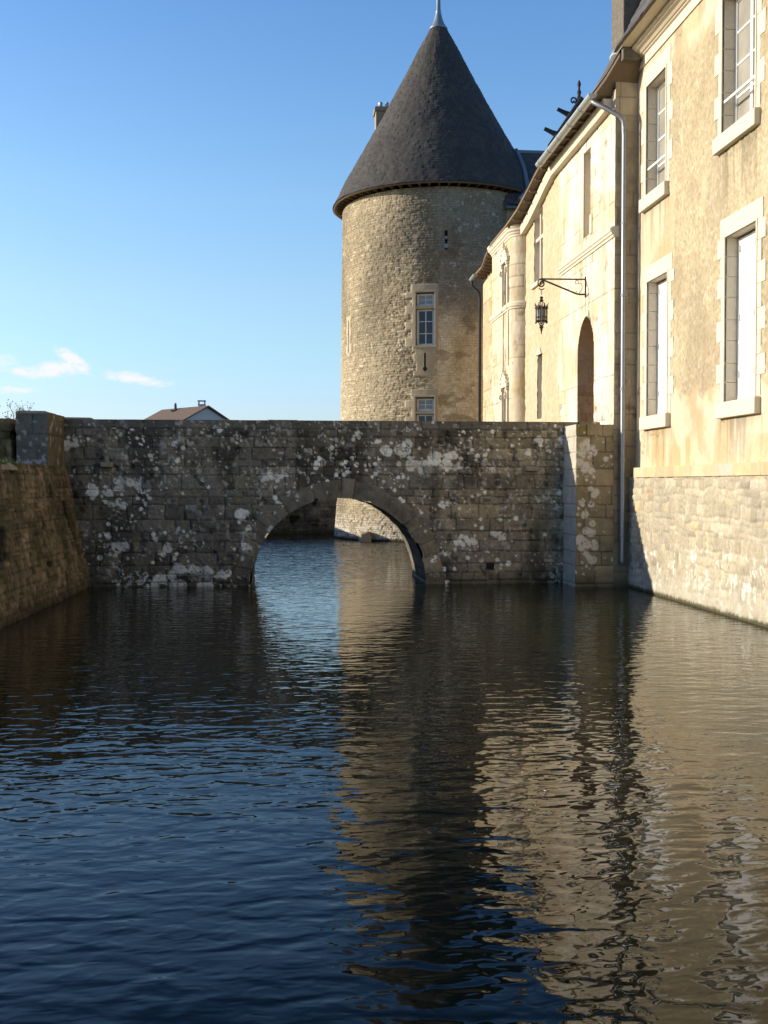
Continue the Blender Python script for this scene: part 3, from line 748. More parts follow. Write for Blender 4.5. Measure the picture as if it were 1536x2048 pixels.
# ------------------------------------------------------------------ range behind the tower
rng_ = thing('slate_roofed_range', 'dark slate roofed stone range abutting the right side of the round tower', 'building', (12, 47, 0))
mb = MB(); mb.box(9.45, 22, 44.9, 50.5, -.5, 14.2)
mb.build('wall', M_old, rng_)
us = axis(9.42, 22.5, .06); vs = axis(0, 3.55, .06)
U, V = np.meshgrid(us, vs); cour = np.floor(V / .14); cell = np.floor(U / .2 + _h(cour, cour, 1)); q = _h(cell, cour, 5)
c = lerp((.045, .048, .056), (.085, .085, .088), q); fr = V / .14 - cour
hh = (1 - fr) * .015 + (q - .5) * .01
P = np.stack([U, 44.55 + V * .62 - hh * .7, 14.05 + V * .80 + hh * .6], -1)
rr_ = surf('roof', P, c, M_slate, rng_)
mb = MB(); mb.prism([(0, 0), (1, 0)], 0, 1) if False else None
mb.hexa([(9.43, 44.6, 13.9), (22.5, 44.6, 13.9), (22.5, 50.9, 13.9), (9.43, 50.9, 13.9), (9.43, 46.75, 16.85), (22.5, 46.75, 16.85), (22.5, 46.85, 16.85), (9.43, 46.85, 16.85)])
mb.build('rear_slope', M_lead, rr_)
mb = MB(); mb.tube([(9.43, 46.78, 16.9), (22.5, 46.78, 16.9)], .09, 8); mb.build('ridge_flashing', M_lead, rr_)
pts = []
for z in np.linspace(16.9, 14.2, 10):
    y = 44.55 + (z - 14.05) / .80 * .62; Rz = np.interp(z, prof[:, 1], prof[:, 0]) if z > 14.72 else 4.74
    dx2 = Rz * Rz - (y - TY) ** 2
    if dx2 > 0: pts.append((TX + math.sqrt(dx2) + .04, y - .05, z + .06))
mb = MB(); mb.tube(pts, .10, 6); mb.build('valley_flashing', M_lead, rr_)

# ------------------------------------------------------------------ gatehouse
GX, GY0 = 7.72, 24.5
gate = thing('gatehouse', 'pale sunlit gatehouse range with pointed doorway at the bridge end', 'building', (GX + 1, 30, 0))
EAVE = np.array([(7.70, 24.15, 12.10), (7.50, 24.5, 11.72), (7.32, 24.75, 11.46), (7.30, 25.2, 11.43), (7.30, 29.8, 11.36), (7.27, 30.6, 11.2), (7.25, 31.3, 11.02), (7.20, 32.6, 10.72), (7.13, 33.95, 10.53), (7.13, 36.4, 10.5), (7.25, 37.9, 10.43), (7.5, 40, 10.46), (7.56, 42.2, 10.5)])
def eave_z(y): return np.interp(y, EAVE[:, 1], EAVE[:, 2])
def eave_x(y): return np.interp(y, EAVE[:, 1], EAVE[:, 0])
def topf(y): return eave_z(y) - .02
def ashfn(seed, base=((.58, .51, .395), (.69, .635, .53)), joint=.006, hr=(.28, .38), wr=(.45, .9), rough=.012, u0=0.0, streak=.5):
    def fn(U, V, us, vs):
        e, r1, r2, r3 = blocks(U + u0, V, seed, hr, wr, .008)
        jw = ss(0, .014, e); n1 = fbm(U * .9, V * .5, seed + 1, 5); n2 = fbm(U * 5, V * 3, seed + 2, 4); n3 = fbm(U * 16, V * 12, seed + 3, 3)
        h = (jw - 1) * joint * (1.4 * ss(.35, .6, n1)) + (r1 - .5) * joint * .8 + (n2 - .5) * rough + (n3 - .5) * rough * .5
        c = lerp(base[0], base[1], np.clip(n1 + (r2 - .5) * .4, 0, 1)) * (.9 + .2 * n2)[..., None]
        st = ss(.56, .72, fbm(U * 2.2, V * .35, seed + 7, 4)); c = lerp(c, (.40, .32, .20), st * streak)
        c = c * (1 - .50 * (1 - jw) * ss(.30, .50, n1))[..., None]
        pit = ss(.63, .72, fbm(U * 7, V * 4.5, seed + 8, 4)) * ss(.42, .58, fbm(U * .8, V * .8, seed + 9, 3)); h = h - pit * .012
        c = c * (1 - .42 * pit)[..., None] * (.90 + .20 * r3)[..., None]
        pat = ss(.54, .68, fbm(U * 1.4, V * .9, seed + 11, 4)); c = lerp(c, c * np.array([.86, .76, .58]), pat * .7)
        return h, c
    return fn
# doorway: pointed arch
DY0, DY1, DSP, DAP = 26.12, 27.60, 5.72, 6.66
dm = (DY0 + DY1) / 2; dw = (DY1 - DY0) / 2
def door_edge(z):
    """half width of the opening at height z"""
    z = np.asarray(z, float); k = (DAP - DSP)
    rr = (k * k + dw * dw) / (2 * dw)
    t = np.clip(z - DSP, 0, k)
    return np.where(z < DSP, dw, np.maximum(np.sqrt(np.maximum(rr * rr - t * t, 0)) - (rr - dw), 0)) * (z < DAP)
keepdoor = lambda u, v: np.abs(u + GY0 - dm) > door_edge(v)
fac = ashfn(500)
def gatefn(U, V, us, vs):
    h, c = fac(U, V, us, vs)
    Y = U + GY0; n1 = fbm(U * 1.3, V * .8, 520, 5); n3 = fbm(U * 13, V * 9, 521, 4)
    rough = ss(29.2, 29.6, Y + (n1 - .5) * .8)            # rough render between the ashlar gate and the bay
    h = h * (1 - rough) + rough * ((n3 - .5) * .045 + (n1 - .5) * .03)
    c = lerp(c, lerp((.40, .31, .19), (.54, .45, .30), np.clip(n3 * 1.4 - .2, 0, 1)), rough * .85)
    ring = np.abs(np.hypot((Y - dm), (V - 5.2) * .55) - .98) < .02
    return h, c
gh = [(26.48 - GY0, 27.08 - GY0, 8.65, 10.80), (31.40 - GY0, 32.45 - GY0, 8.45, 10.58), (31.45 - GY0, 32.0 - GY0, 4.35, 6.25)]
wall('facade', [(GX, GY0), (GX, 33.64)], (2.9, 11.5), gatefn, M_fine, gate, .04, vstep=.03, holes=gh, keepf=keepdoor, topf=topf,
     extra=boxes_extra([(9.0, 13, 24.9, 41.8, -.5, 10.0), (GX + .05, 9.2, 25.62, 42, -.5, 2.88), (8.4, 9.2, 28.0, 31.2, 2.5, 10), (8.4, 9.2, 32.8, 41.9, 2.5, 10)], (.3, .25, .18)))
# south end: shaded return wall facing the water, with the pier below it
def southfn(U, V, us, vs):
    e, r1, r2, r3 = blocks(U + 3, V, 540, (.30, .42), (.5, .9), .012)
    jw = ss(0, .016, e); n1 = fbm(U * 2, V * .7, 541, 5); n2 = fbm(U * 7, V * 5, 542, 4)
    c = lerp((.33, .27, .18), (.50, .42, .29), np.clip(n1 + (r2 - .5) * .4, 0, 1)) * (.8 + .4 * n2)[..., None]
    d = ss(.50, .64, fbm(U * 5, V * .9, 543, 4)) * ss(.30, .15, U); c = lerp(c, (.17, .11, .055), d * .8)
    d = ss(.52, .66, fbm(U * 3, V * 2.5, 544, 5)) * ss(7, 4, V); c = lerp(c, (.13, .09, .05), d * .7)
    c = lerp(c, (.19, .15, .085), ss(4.4, 3.0, V) * .7)
    c = lerp(c, (.04, .04, .02), ss(.4, 0, V) * .6)
    return (jw - 1) * .018 + (r1 - .5) * .012 + (n2 - .5) * .02, c * (.6 + .4 * jw)[..., None]
wall('south_wall', [(8.55, GY0), (GX, GY0)], (-.3, 12.1), southfn, M_stone, gate, .025,
     topf=lambda y: np.full_like(y, 12.1), extra=boxes_extra([(GX + .03, 8.5, GY0 + .03, 25.6, -.4, 11.3)], (.4, .34, .24)))
def pierfn(U, V, us, vs):
    e, r1, r2, r3 = blocks(U, V, 561, (.30, .44), (.35, .75), .015)
    jw = ss(0, .02, e); n1 = fbm(U * 1.6, V * 1.2, 562, 5); n2 = fbm(U * 7, V * 7, 563, 4); n3 = fbm(U * 24, V * 24, 564, 3)
    c = lerp((.21, .165, .095), (.37, .30, .19), np.clip(n1 + (r2 - .5) * .6, 0, 1)) * (.72 + .4 * r3 + .5 * (n2 - .5))[..., None]
    c = lerp(c, (.22, .18, .06), ss(.5, .62, fbm(U * 3, V * 3, 566, 4)) * ss(3.2, 3.6, V) * .7)
    c = lerp(c, (.05, .045, .025), ss(.5, 0, V) * .6) * (.48 + .52 * jw)[..., None]
    rg = np.random.default_rng(9)
    m = spots(us, vs, 130, rg, (.012, .07), lambda a, b: (a < .95) * (.25 + .9 * (a > .4)) * (b > .25) * (1 if b < 3.2 else .4), 11, 3, .12)
    for k in range(34): stamp(m, us, vs, rg.uniform(.42, .86), rg.choice([rg.uniform(.9, 2.0), rg.uniform(2.7, 3.4), rg.uniform(.5, 2.6)]), rg.uniform(.06, .12), k)
    c = lerp(c, (.60, .55, .47), (m * (n3 > .30) * (U < .9)) * .9)
    side = U > .89
    c = np.where(side[..., None], lerp((.40, .37, .30), (.52, .48, .40), n2) * (.6 + .4 * jw)[..., None], c)
    return (jw - 1) * .024 + (r1 - .5) * .02 + (n2 - .5) * .03 + m * .003, c
pier = wall('pier', [(GX, GY0 - .004), (6.83, GY0 - .004), (6.83, 25.66)], (-.3, 3.78), pierfn, M_stone, gate, .02,
            extra=boxes_extra([(6.86, GX, GY0 + .03, 25.6, -.3, 3.765)], (.55, .47, .34)))
# reveals of the facade openings
def reveal(mb, y0, y1, z0, z1, depth, th=.12, X=GX):
    mb.box(y1, y1 + th, .012, depth, z0, z1); mb.box(y0 - th, y0, .012, depth, z0, z1)
    mb.box(y0 - th, y1 + th, .012, depth, z1, z1 + th); mb.box(y0 - th, y1 + th, .012, depth, z0 - th, z0)
def FR(X): return MB((X, 0, 0), (0, 1, 0), (1, 0, 0))
m_ = FR(GX); reveal(m_, 26.48, 27.08, 8.65, 10.80, .42); m_.box(26.30, 26.475, -.03, .008, 8.62, 9.1); m_.box(27.085, 27.16, -.012, .008, 8.65, 10.84)
nb = m_.build('niche', M_cut, gate, .006)
m_ = FR(GX); m_.box(26.4, 27.2, .42, .5, 8.6, 10.9); m_.build('niche_back', M_fine and M_cut, nb)
m_ = FR(GX); reveal(m_, 31.40, 32.45, 8.45, 10.58, .34); m_.box(31.88, 31.97, .05, .2, 8.45, 10.58); m_.box(31.40, 32.45, .045, .205, 9.72, 9.82)
m_.box(31.3, 32.6, -.09, .1, 8.33, 8.45)
w = m_.build('window', M_cut, gate, .008); w['label'] = 'cross window with stone mullion and transom under the eave'
m_ = FR(GX); m_.box(31.40, 32.45, .26, .27, 8.45, 10.58); m_.build('pane', M_curtain, w)
m_ = FR(GX)
for y in (31.42, 31.64, 31.85, 32.0, 32.2, 32.42): m_.box(y - .02, y + .02, .22, .262, 8.45, 10.58)
for z in (8.47, 8.9, 9.3, 9.7, 9.84, 10.2, 10.55): m_.box(31.4, 32.45, .225, .258, z - .02, z + .02)
m_.build('frame', M_white, w)
m_ = FR(GX); reveal(m_, 31.45, 32.0, 4.35, 6.25, .34); m_.hexa([(31.4, -.06, 6.25), (32.05, -.06, 6.25), (32.05, .1, 6.25), (31.4, .1, 6.25), (31.68, -.03, 6.46), (31.76, -.03, 6.46), (31.76, .1, 6.46), (31.68, .1, 6.46)])
w = m_.build('window', M_cut, gate, .008); w['label'] = 'narrow ground floor slit window left of the doorway'
m_ = FR(GX); m_.box(31.45, 32.0, .30, .34, 4.35, 6.25); m_.build('pane', M_curtain, w)
# moulded string course above the door
def moulding(name, path, prof, m, parent, seed=1):
    path = np.array(path, float); seg = np.hypot(*np.diff(path, axis=0).T); L = np.concatenate([[0], np.cumsum(seg)])
    t = np.zeros_like(path); d = np.diff(path, axis=0) / seg[:, None]
    nn = np.stack([-d[:, 1], d[:, 0]], -1); vn_ = np.zeros_like(path); vn_[0] = nn[0]; vn_[-1] = nn[-1]
    for i in range(1, len(path) - 1):
        b_ = nn[i - 1] + nn[i]; b_ /= np.hypot(*b_); vn_[i] = b_ / max(b_ @ nn[i], .3)
    mb = MB(); n = len(prof)
    for p_, q_ in zip(path, vn_):
        for o_, z_ in prof: mb.v.append(Vector((p_[0] + q_[0] * o_, p_[1] + q_[1] * o_, z_)))
    for i in range(len(path) - 1):
        for k in range(n): mb.f.append((i * n + k, i * n + (k + 1) % n, (i + 1) * n + (k + 1) % n, (i + 1) * n + k))
    mb.f.append(tuple(range(n))); mb.f.append(tuple(range((len(path) - 1) * n, len(path) * n)))
    return mb.build(name, m, parent)
moulding('string_course', [(GX, GY0), (GX, 29.3)], [(-.1, 8.12), (.03, 8.12), (.035, 8.17), (.07, 8.19), (.075, 8.23), (.11, 8.26), (.11, 8.31), (.05, 8.36), (-.1, 8.37)], M_cut, gate)
# door: deep jambs, pointed soffit and plank leaf
doorp = FR(GX)
zz = np.concatenate([[2.95], np.linspace(DSP, DAP - .002, 22)])
def opn(off):
    L_ = [(dm - float(door_edge(z)) - off, z) for z in zz]; R_ = [(dm + float(door_edge(z)) + off, z) for z in zz[::-1]]
    return L_ + [(dm, DAP + off)] + R_
def outline_strip(mb, o_in, o_out, d0, d1):
    a = opn(o_in); b_ = opn(o_out); n = len(a); base = len(mb.v)
    for (y, z), (y2, z2) in zip(a, b_):
        for d, (yy_, z_) in ((d0, (y, z)), (d1, (y, z)), (d1, (y2, z2)), (d0, (y2, z2))): mb.v.append(mb.p(yy_, d, z_))
    for i in range(n - 1):
        for k in range(4): mb.f.append((base + i * 4 + k, base + i * 4 + (k + 1) % 4, base + (i + 1) * 4 + (k + 1) % 4, base + (i + 1) * 4 + k))
outline_strip(doorp, 0, .10, .004, 1.25)
door = doorp.build('doorway', M_browncut, gate); door['label'] = 'pointed arched doorway with deep stone jambs'
# coursed far jamb, so the joints of the deep reveal show
wall('jamb', [(GX + 1.2, DY1 - .004), (GX + .01, DY1 - .004)], (2.95, DSP + .1), ashfn(580, ((.38, .265, .155), (.50, .365, .23)), .012, (.3, .42), (.4, .7), .012, streak=.6), M_fine, door, .03)
doorp = FR(GX); outline_strip(doorp, -.10, .02, .85, 1.0); doorp.build('door_frame', M_wood, door)
doorp = FR(GX); doorp.prism(opn(-.02), 1.02, 1.1); dl = doorp.build('door_leaf', M_door, door)
doorp = FR(GX)
for i in range(6): y = DY0 + .12 + i * .25; doorp.box(y - .008, y + .008, 1.008, 1.03, 3, 5.6)
doorp.box(DY0 + .1, DY1 - .1, .995, 1.03, 4.1, 4.2); doorp.build('plank_joint', M_iron, dl)

# projecting bay with the rounded corner
arc = [(7.72 - .42 * math.sin(a), 34.04 - .42 * math.cos(a)) for a in np.linspace(0, math.pi / 2, 14)]
baypath = arc + [(7.30, 36.9), (7.95, 36.95)]
bl = np.concatenate([[0], np.cumsum(np.hypot(*np.diff(np.array(baypath), axis=0).T))])
ub = float(bl[13])
def uy(y): return ub + y - 34.04
bh = [(uy(34.30), uy(34.86), 8.22, 9.42), (uy(34.30), uy(34.86), 2.9, 5.4)]
wall('bay_wall', baypath, (.5, 10.56), ashfn(600, ((.54, .45, .31), (.64, .57, .45)), .006, (.3, .4), (.5, .9), .02), M_fine, gate, .035, holes=bh)
moulding('bay_cornice', baypath, [(-.05, 10.22), (.02, 10.22), (.03, 10.28), (.06, 10.30), (.07, 10.35), (.11, 10.38), (.12, 10.45), (.15, 10.48), (.15, 10.56), (-.05, 10.57)], M_cut, gate)
moulding('bay_string_course', baypath, [(-.05, 7.96), (.03, 7.96), (.035, 8.0), (.07, 8.03), (.08, 8.12), (.05, 8.17), (-.05, 8.19)], M_cut, gate)
for z0, z1, lab in ((8.22, 9.42, 'upper carved bay window'), (2.9, 5.4, 'lower carved bay window')):
    m_ = FR(7.30)
    reveal(m_, 34.30, 34.86, z0, z1, .3, .1)
    for y in (34.18, 34.98):
        m_.box(y - .06, y + .06, -.07, .02, z0 - .1, z1 + .02); m_.box(y - .085, y + .085, -.10, .02, z1 + .02, z1 + .10); m_.box(y - .08, y + .08, -.09, .02, z0 - .2, z0 - .1)
        m_.tube([(y, -.08, z1 - .25), (y, -.13, z1 - .18), (y, -.10, z1 - .08)], .035, 6)
    m_.box(34.06, 35.1, -.10, .02, z1 + .12, z1 + .24)
    m_.prism([(34.04, z1 + .24), (35.12, z1 + .24), (34.9, z1 + .40), (34.66, z1 + .62), (34.58, z1 + .66), (34.5, z1 + .62), (34.26, z1 + .40)], -.09, .02)
    for i in range(7): a = i / 6 * math.pi; m_.tube([(34.58 + .42 * math.cos(a), -.12, z1 + .28 + .3 * math.sin(a)), (34.58 + .42 * math.cos(a), -.05, z1 + .28 + .3 * math.sin(a))], .045, 6)
    m_.tube([(34.58, -.09, z1 + .62), (34.58, -.1, z1 + .78)], [.06, .03], 6)
    w = m_.build('window', M_cut, gate, .006); w['label'] = lab
    m_ = FR(7.30); m_.box(34.30, 34.86, .24, .3, z0, z1); m_.build('pane', M_curtain, w)
m_ = FR(7.30)
for y in (34.18, 34.98): m_.box(y - .05, y + .05, -.04, .02, 6.2, 7.95)
m_.build('pilaster', M_cut, gate, .006)
# far stretch of the facade towards the tower
fh = [(39.25 - 36.9, 39.7 - 36.9, 8.5, 10.05), (39.25 - 36.9, 39.7 - 36.9, 3.2, 5.9)]
wall('far_facade', [(7.90, 36.9), (7.95, 42.0), (9.5, 42.02), (9.5, 44.95)], (-.2, 10.6), gatefn if False else ashfn(620, ((.44, .345, .215), (.56, .465, .32)), .006, (.25, .35), (.4, .8), .035), M_fine, gate, .05, holes=fh)
for z0, z1, lab in ((8.5, 10.05, 'upper narrow window near the tower'), (3.2, 5.9, 'lower narrow window near the tower')):
    m_ = FR(7.92); reveal(m_, 39.25, 39.7, z0, z1, .3, .1); m_.box(39.1, 39.85, -.08, .1, z0 - .14, z0)
    w = m_.build('window', M_cut, gate, .006); w['label'] = lab
    m_ = FR(7.92); m_.box(39.25, 39.7, .26, .3, z0, z1); m_.build('pane', M_glass, w)

# roof of the gatehouse: slates from the wavering eave to the ridge
ey = np.concatenate([EAVE[:1, 1], axis(24.16, 42.2, .08)]); 
TT = axis(0, 4.6, .10)
EY, T = np.meshgrid(ey, TT)
ex_ = np.interp(EY, EAVE[:, 1], EAVE[:, 0]); ez_ = np.interp(EY, EAVE[:, 1], EAVE[:, 2])
slope = np.interp(EY, [24.1, 24.6, 25.2, 26.5, 30, 34, 42], [68, 67, 60, 46, 40, 38, 38]) * math.pi / 180
cour = np.floor(T / .2); cell = np.floor(EY / .22 + _h(cour, cour, 1)); q = _h(cell, cour, 3)
hh = (1 - (T / .2 - cour)) * .02 + (q - .5) * .012 + (fbm(EY * 1.2, T, 640, 3) - .5) * .06
P = np.stack([ex_ + T * np.cos(slope) - hh * .7, EY, ez_ + T * np.sin(slope) + hh * .7 + .07], -1)
c = lerp((.07, .062, .055), (.15, .135, .115), q)
groof = surf('roof', P, c, M_slate, gate)
mb = MB()
for i in range(len(EAVE) - 1):
    a, b_ = EAVE[i], EAVE[i + 1]
    def pt(e_, s_, dz): return (e_[0] + s_, e_[1], e_[2] + dz)
    mb.hexa([pt(a, 0, -.01), pt(b_, 0, -.01), pt(b_, 1.5, -.10), pt(a, 1.5, -.10), pt(a, 0, .075), pt(b_, 0, .075), pt(b_, 1.5, 1.0), pt(a, 1.5, 1.0)])
mb.build('eave_soffit', M_wood, groof)
k = 0; y = 25.1
while y < 41.8:
    x, z = float(eave_x(y)), float(eave_z(y)); m_ = MB()
    m_.hexa([(x + .04, y - .04, z - .07), (x + .04, y + .04, z - .07), (8.2, y + .04, z - .20), (8.2, y - .04, z - .20), (x + .04, y - .04, z), (x + .04, y + .04, z), (8.2, y + .04, z + .1), (8.2, y - .04, z + .1)])
    m_.build('rafter', M_wood, groof); y += .62
mb = MB()
for i in range(len(EAVE) - 1):
    a, b_ = EAVE[i], EAVE[i + 1]
    if a[1] < 24.7: continue
    xa = max(a[0] + .2, GX - .16); xb = max(b_[0] + .2, GX - .16)
    if a[1] > 33: continue
    mb.hexa([(xa, a[1], a[2] - .34), (xb, b_[1], b_[2] - .34), (xb + .3, b_[1], b_[2] - .34), (xa + .3, a[1], a[2] - .34), (xa - .06, a[1], a[2] - .1), (xb - .06, b_[1], b_[2] - .1), (xb + .3, b_[1], b_[2] - .1), (xa + .3, a[1], a[2] - .1)])
mb.build('eave_cornice', M_cut, gate)
# half round zinc gutter and its downpipe
def gutter(name, p0, p1, r, parent):
    mb = MB(); p0 = Vector(p0); p1 = Vector(p1); n = 10; d = (p1 - p0).normalized(); side = Vector((0, 0, 1)).cross(d).normalized()
    rings = []
    for p_, rr in ((p0, r), (p1, r)):
        a_ = [p_ + side * math.cos(math.pi + math.pi * i / n) * rr + Vector((0, 0, 1)) * math.sin(math.pi + math.pi * i / n) * rr for i in range(n + 1)]
        b_ = [p_ + side * math.cos(math.pi + math.pi * i / n) * (rr - .008) + Vector((0, 0, 1)) * math.sin(math.pi + math.pi * i / n) * (rr - .008) for i in range(n, -1, -1)]
        rings.append(a_ + b_)
    m = len(rings[0]); mb.v += rings[0] + rings[1]
    for i in range(m): mb.f.append((i, (i + 1) % m, m + (i + 1) % m, m + i))
    mb.f.append(tuple(range(n + 1))); mb.f.append(tuple(m + i for i in range(n + 1)))
    o = mb.build(name, M_zinc, parent)
    L_ = (p1 - p0).length; q = .9
    while q < L_ - .3:
        mb = MB(); c_ = p0 + d * q
        mb.tube([c_ + side * math.cos(math.pi + math.pi * i / n) * (r + .006) + Vector((0, 0, 1)) * math.sin(math.pi + math.pi * i / n) * (r + .006) for i in range(n + 1)], .012, 5); q += 1.0
        mb.build('gutter_strap', M_zinc, o)
    return o
gutter('gutter', (7.22, 24.62, 11.42), (7.22, 29.85, 11.33), .105, gate)
mb = MB(); mb.tube([(7.24, 24.78, 11.32), (7.28, 24.7, 11.24), (7.5, 24.55, 11.07), (7.80, 24.40, 10.84), (7.88, 24.38, 10.72), (7.895, 24.38, 10.4), (7.90, 24.38, .62), (7.90, 24.36, .52)], .058, 12)
dp = mb.build('downpipe', M_pipe, gate, smooth=True)
for z in (10.55, 8.4, 6.75, 4.6, 2.95, 1.2):
    mb = MB(); mb.lathe([(.058, -.035), (.07, -.03), (.07, .03), (.058, .035)], (7.90, 24.38, z), 12); mb.box(7.88, 7.92, 24.38, 24.52, z - .015, z + .015); mb.build('pipe_collar', M_pipe, dp)
gutter('gutter', (7.52, 41.3, 10.50), (7.52, 42.25, 10.46), .09, gate)
mb = MB(); mb.tube([(7.52, 42.15, 10.4), (7.54, 42.16, 10.2), (7.82, 42.2, 9.95), (7.86, 42.2, 9.7), (7.86, 42.2, .8)], .055, 10); mb.build('downpipe', M_darklead, gate, smooth=True)

# steep slate pavilion with a crocketed hip behind the gutter
apx = Vector((10.06, 36, 15.3)); bs = 1.08; hgt = 1.6
mb = MB(); bz = apx.z - hgt
mb.prism([(apx.x - bs, bz - .02), (apx.x - bs + .03, 10.6), (apx.x + bs, 10.6), (apx.x + bs, bz - .02), (apx.x + .05, apx.z), (apx.x - .05, apx.z)], 35.6, 36.5)
base = [(apx.x - bs - .03, 35.6, bz - .04)]
dorm = mb.build('dormer', M_darklead, gate); dorm['label'] = 'dark steep gabled dormer with iron hooks and finial'
mb = MB(); p0 = Vector(base[0]); mb.tube([p0, Vector((apx.x, 35.6, apx.z))], .06, 6); mb.build('hip_roll', M_darklead, dorm)
for f in (.36, .80):
    c_ = apx.lerp(p0, f); mb = MB(); mb.tube([c_ + Vector((.1, 0, .06)), c_ + Vector((-.12, 0, .16)), c_ + Vector((-.36, 0, .27))], [.12, .08, .065], 8); mb.build('crocket', M_darklead, dorm)
c_ = apx + Vector((-.18, -.05, .02)); mb = MB()
mb.tube([c_ + Vector((.09 * math.cos(a) - .0, 0, .09 * math.sin(a))) for a in np.linspace(-1.2, 4.4, 18)] + [c_ + Vector((.02, 0, -.01))], .03, 6); mb.build('volute', M_darklead, dorm)
mb = MB(); mb.lathe([(.16, -.2), (.12, 0), (.07, .1), (.10, .13), (.06, .2), (.05, .25), (.075, .31), (.07, .36), (.04, .42), (.04, .5), (.065, .58), (.06, .64), (.02, .73)], (apx.x + .02, 36, apx.z - .02), 12); mb.build('finial', M_darklead, dorm, smooth=True)

# ------------------------------------------------------------------ wall lantern on its iron bracket
LY = 26.85; LX = 6.575
lan = thing('wall_lantern', 'black wrought iron lantern hanging from a wall bracket above the pointed doorway', 'lantern', (7.7, LY, 7.2))
mb = MB()
mb.tube([(7.74, LY, 7.575), (6.62, LY, 7.565)], .02, 6); mb.tube([(6.64, LY, 7.53), (7.47, LY, 7.21), (7.55, LY, 7.195), (7.74, LY, 7.195)], .022, 6)
mb.box(7.69, 7.73, LY - .02, LY + .02, 7.12, 7.64)
def spiral(cx, cz, r0, r1, a0, a1, rad, n=26): return [(cx + (r0 + (r1 - r0) * i / n) * math.cos(a0 + (a1 - a0) * i / n), LY, cz + (r0 + (r1 - r0) * i / n) * math.sin(a0 + (a1 - a0) * i / n)) for i in range(n + 1)]
mb.tube(spiral(6.575, 7.455, .115, .02, R(60), R(60 + 560), .02), .02, 6)
mb.box(6.58, 6.66, LY - .025, LY + .025, 7.50, 7.58)
mb.tube(spiral(7.50, 7.50, .02, .065, R(-60), R(220), 1) + [(7.60, LY, 7.47), (7.625, LY, 7.38), (7.60, LY, 7.29)] + spiral(7.50, 7.26, .065, .02, R(10), R(-250), 1)[2:], .008, 5)
mb.build('bracket', M_iron, lan)
mb = MB(); z = 7.33
mb.tube([(LX - .07, LY, 7.335), (LX - .03, LY, 7.30), (LX + .03, LY, 7.30), (LX + .07, LY, 7.335)], .014, 5)
for i in range(3):
    a = i % 2; cz = 7.30 - i * .045
    mb.tube([(LX + (.02 * math.cos(q) if a else 0), LY + (0 if a else .02 * math.cos(q)), cz - .02 + .03 * math.sin(q)) for q in np.linspace(0, 6.2832, 10)], .006, 4)
mb.lathe([(.015, 7.13), (.05, 7.10), (.03, 7.06), (.06, 7.02), (.02, 6.99)], (LX, LY, 0), 8)
for k in range(6):
    a = k * math.pi / 3; mb.tube([(LX + r_ * math.cos(a), LY + r_ * math.sin(a), z_) for r_, z_ in ((.03, 7.0), (.08, 6.96), (.10, 6.88), (.13, 6.83))], .009, 4)
mb.build('hanger', M_iron, lan)
mb = MB(); RL = .155
hx = [(LX + RL * math.cos(k * math.pi / 3 + .35), LY + RL * math.sin(k * math.pi / 3 + .35)) for k in range(6)]
for k in range(6):
    a = hx[k]; b_ = hx[(k + 1) % 6]; m1 = ((a[0] + b_[0]) / 2, (a[1] + b_[1]) / 2)
    mb.tube([(a[0], a[1], 6.50), (a[0], a[1], 6.86), (LX + (a[0] - LX) * 1.25, LY + (a[1] - LY) * 1.25, 6.95)], [.014, .014, .006], 5)
    for z_, r_ in ((6.84, .016), (6.80, .008), (6.60, .010), (6.51, .016)): mb.tube([(a[0], a[1], z_), (b_[0], b_[1], z_)], r_, 5)
    mb.tube([(m1[0], m1[1], 6.51), (m1[0], m1[1], 6.82)], .006, 4)
    mb.tube([(m1[0], m1[1], 6.82), (m1[0], m1[1], 6.93)], [.045, .004], 6)
    mb.lathe([(.02, -.045), (.026, -.025), (.012, 0)], (a[0], a[1], 6.50), 6)
mb.build('cage', M_iron, lan)
mb = MB(); mb.lathe([(RL - .03, 6.52), (RL - .02, 6.82)], (LX, LY, 0), 6); mb.build('glass', glassy('smoky lantern glass', (.16, .17, .17), .15), lan)
mb = MB()
for k in range(6):
    a = k * math.pi / 3; mb.tube([(LX + r_ * math.cos(a), LY + r_ * math.sin(a), z_) for r_, z_ in ((.14, 6.51), (.07, 6.46), (.035, 6.38))], .009, 4)
mb.lathe([(.02, 6.41), (.055, 6.37), (.06, 6.35), (.03, 6.31), (.035, 6.29), (.012, 6.23), (.018, 6.21), (.01, 6.18)], (LX, LY, 0), 8); mb.build('drop_finial', M_iron, lan)

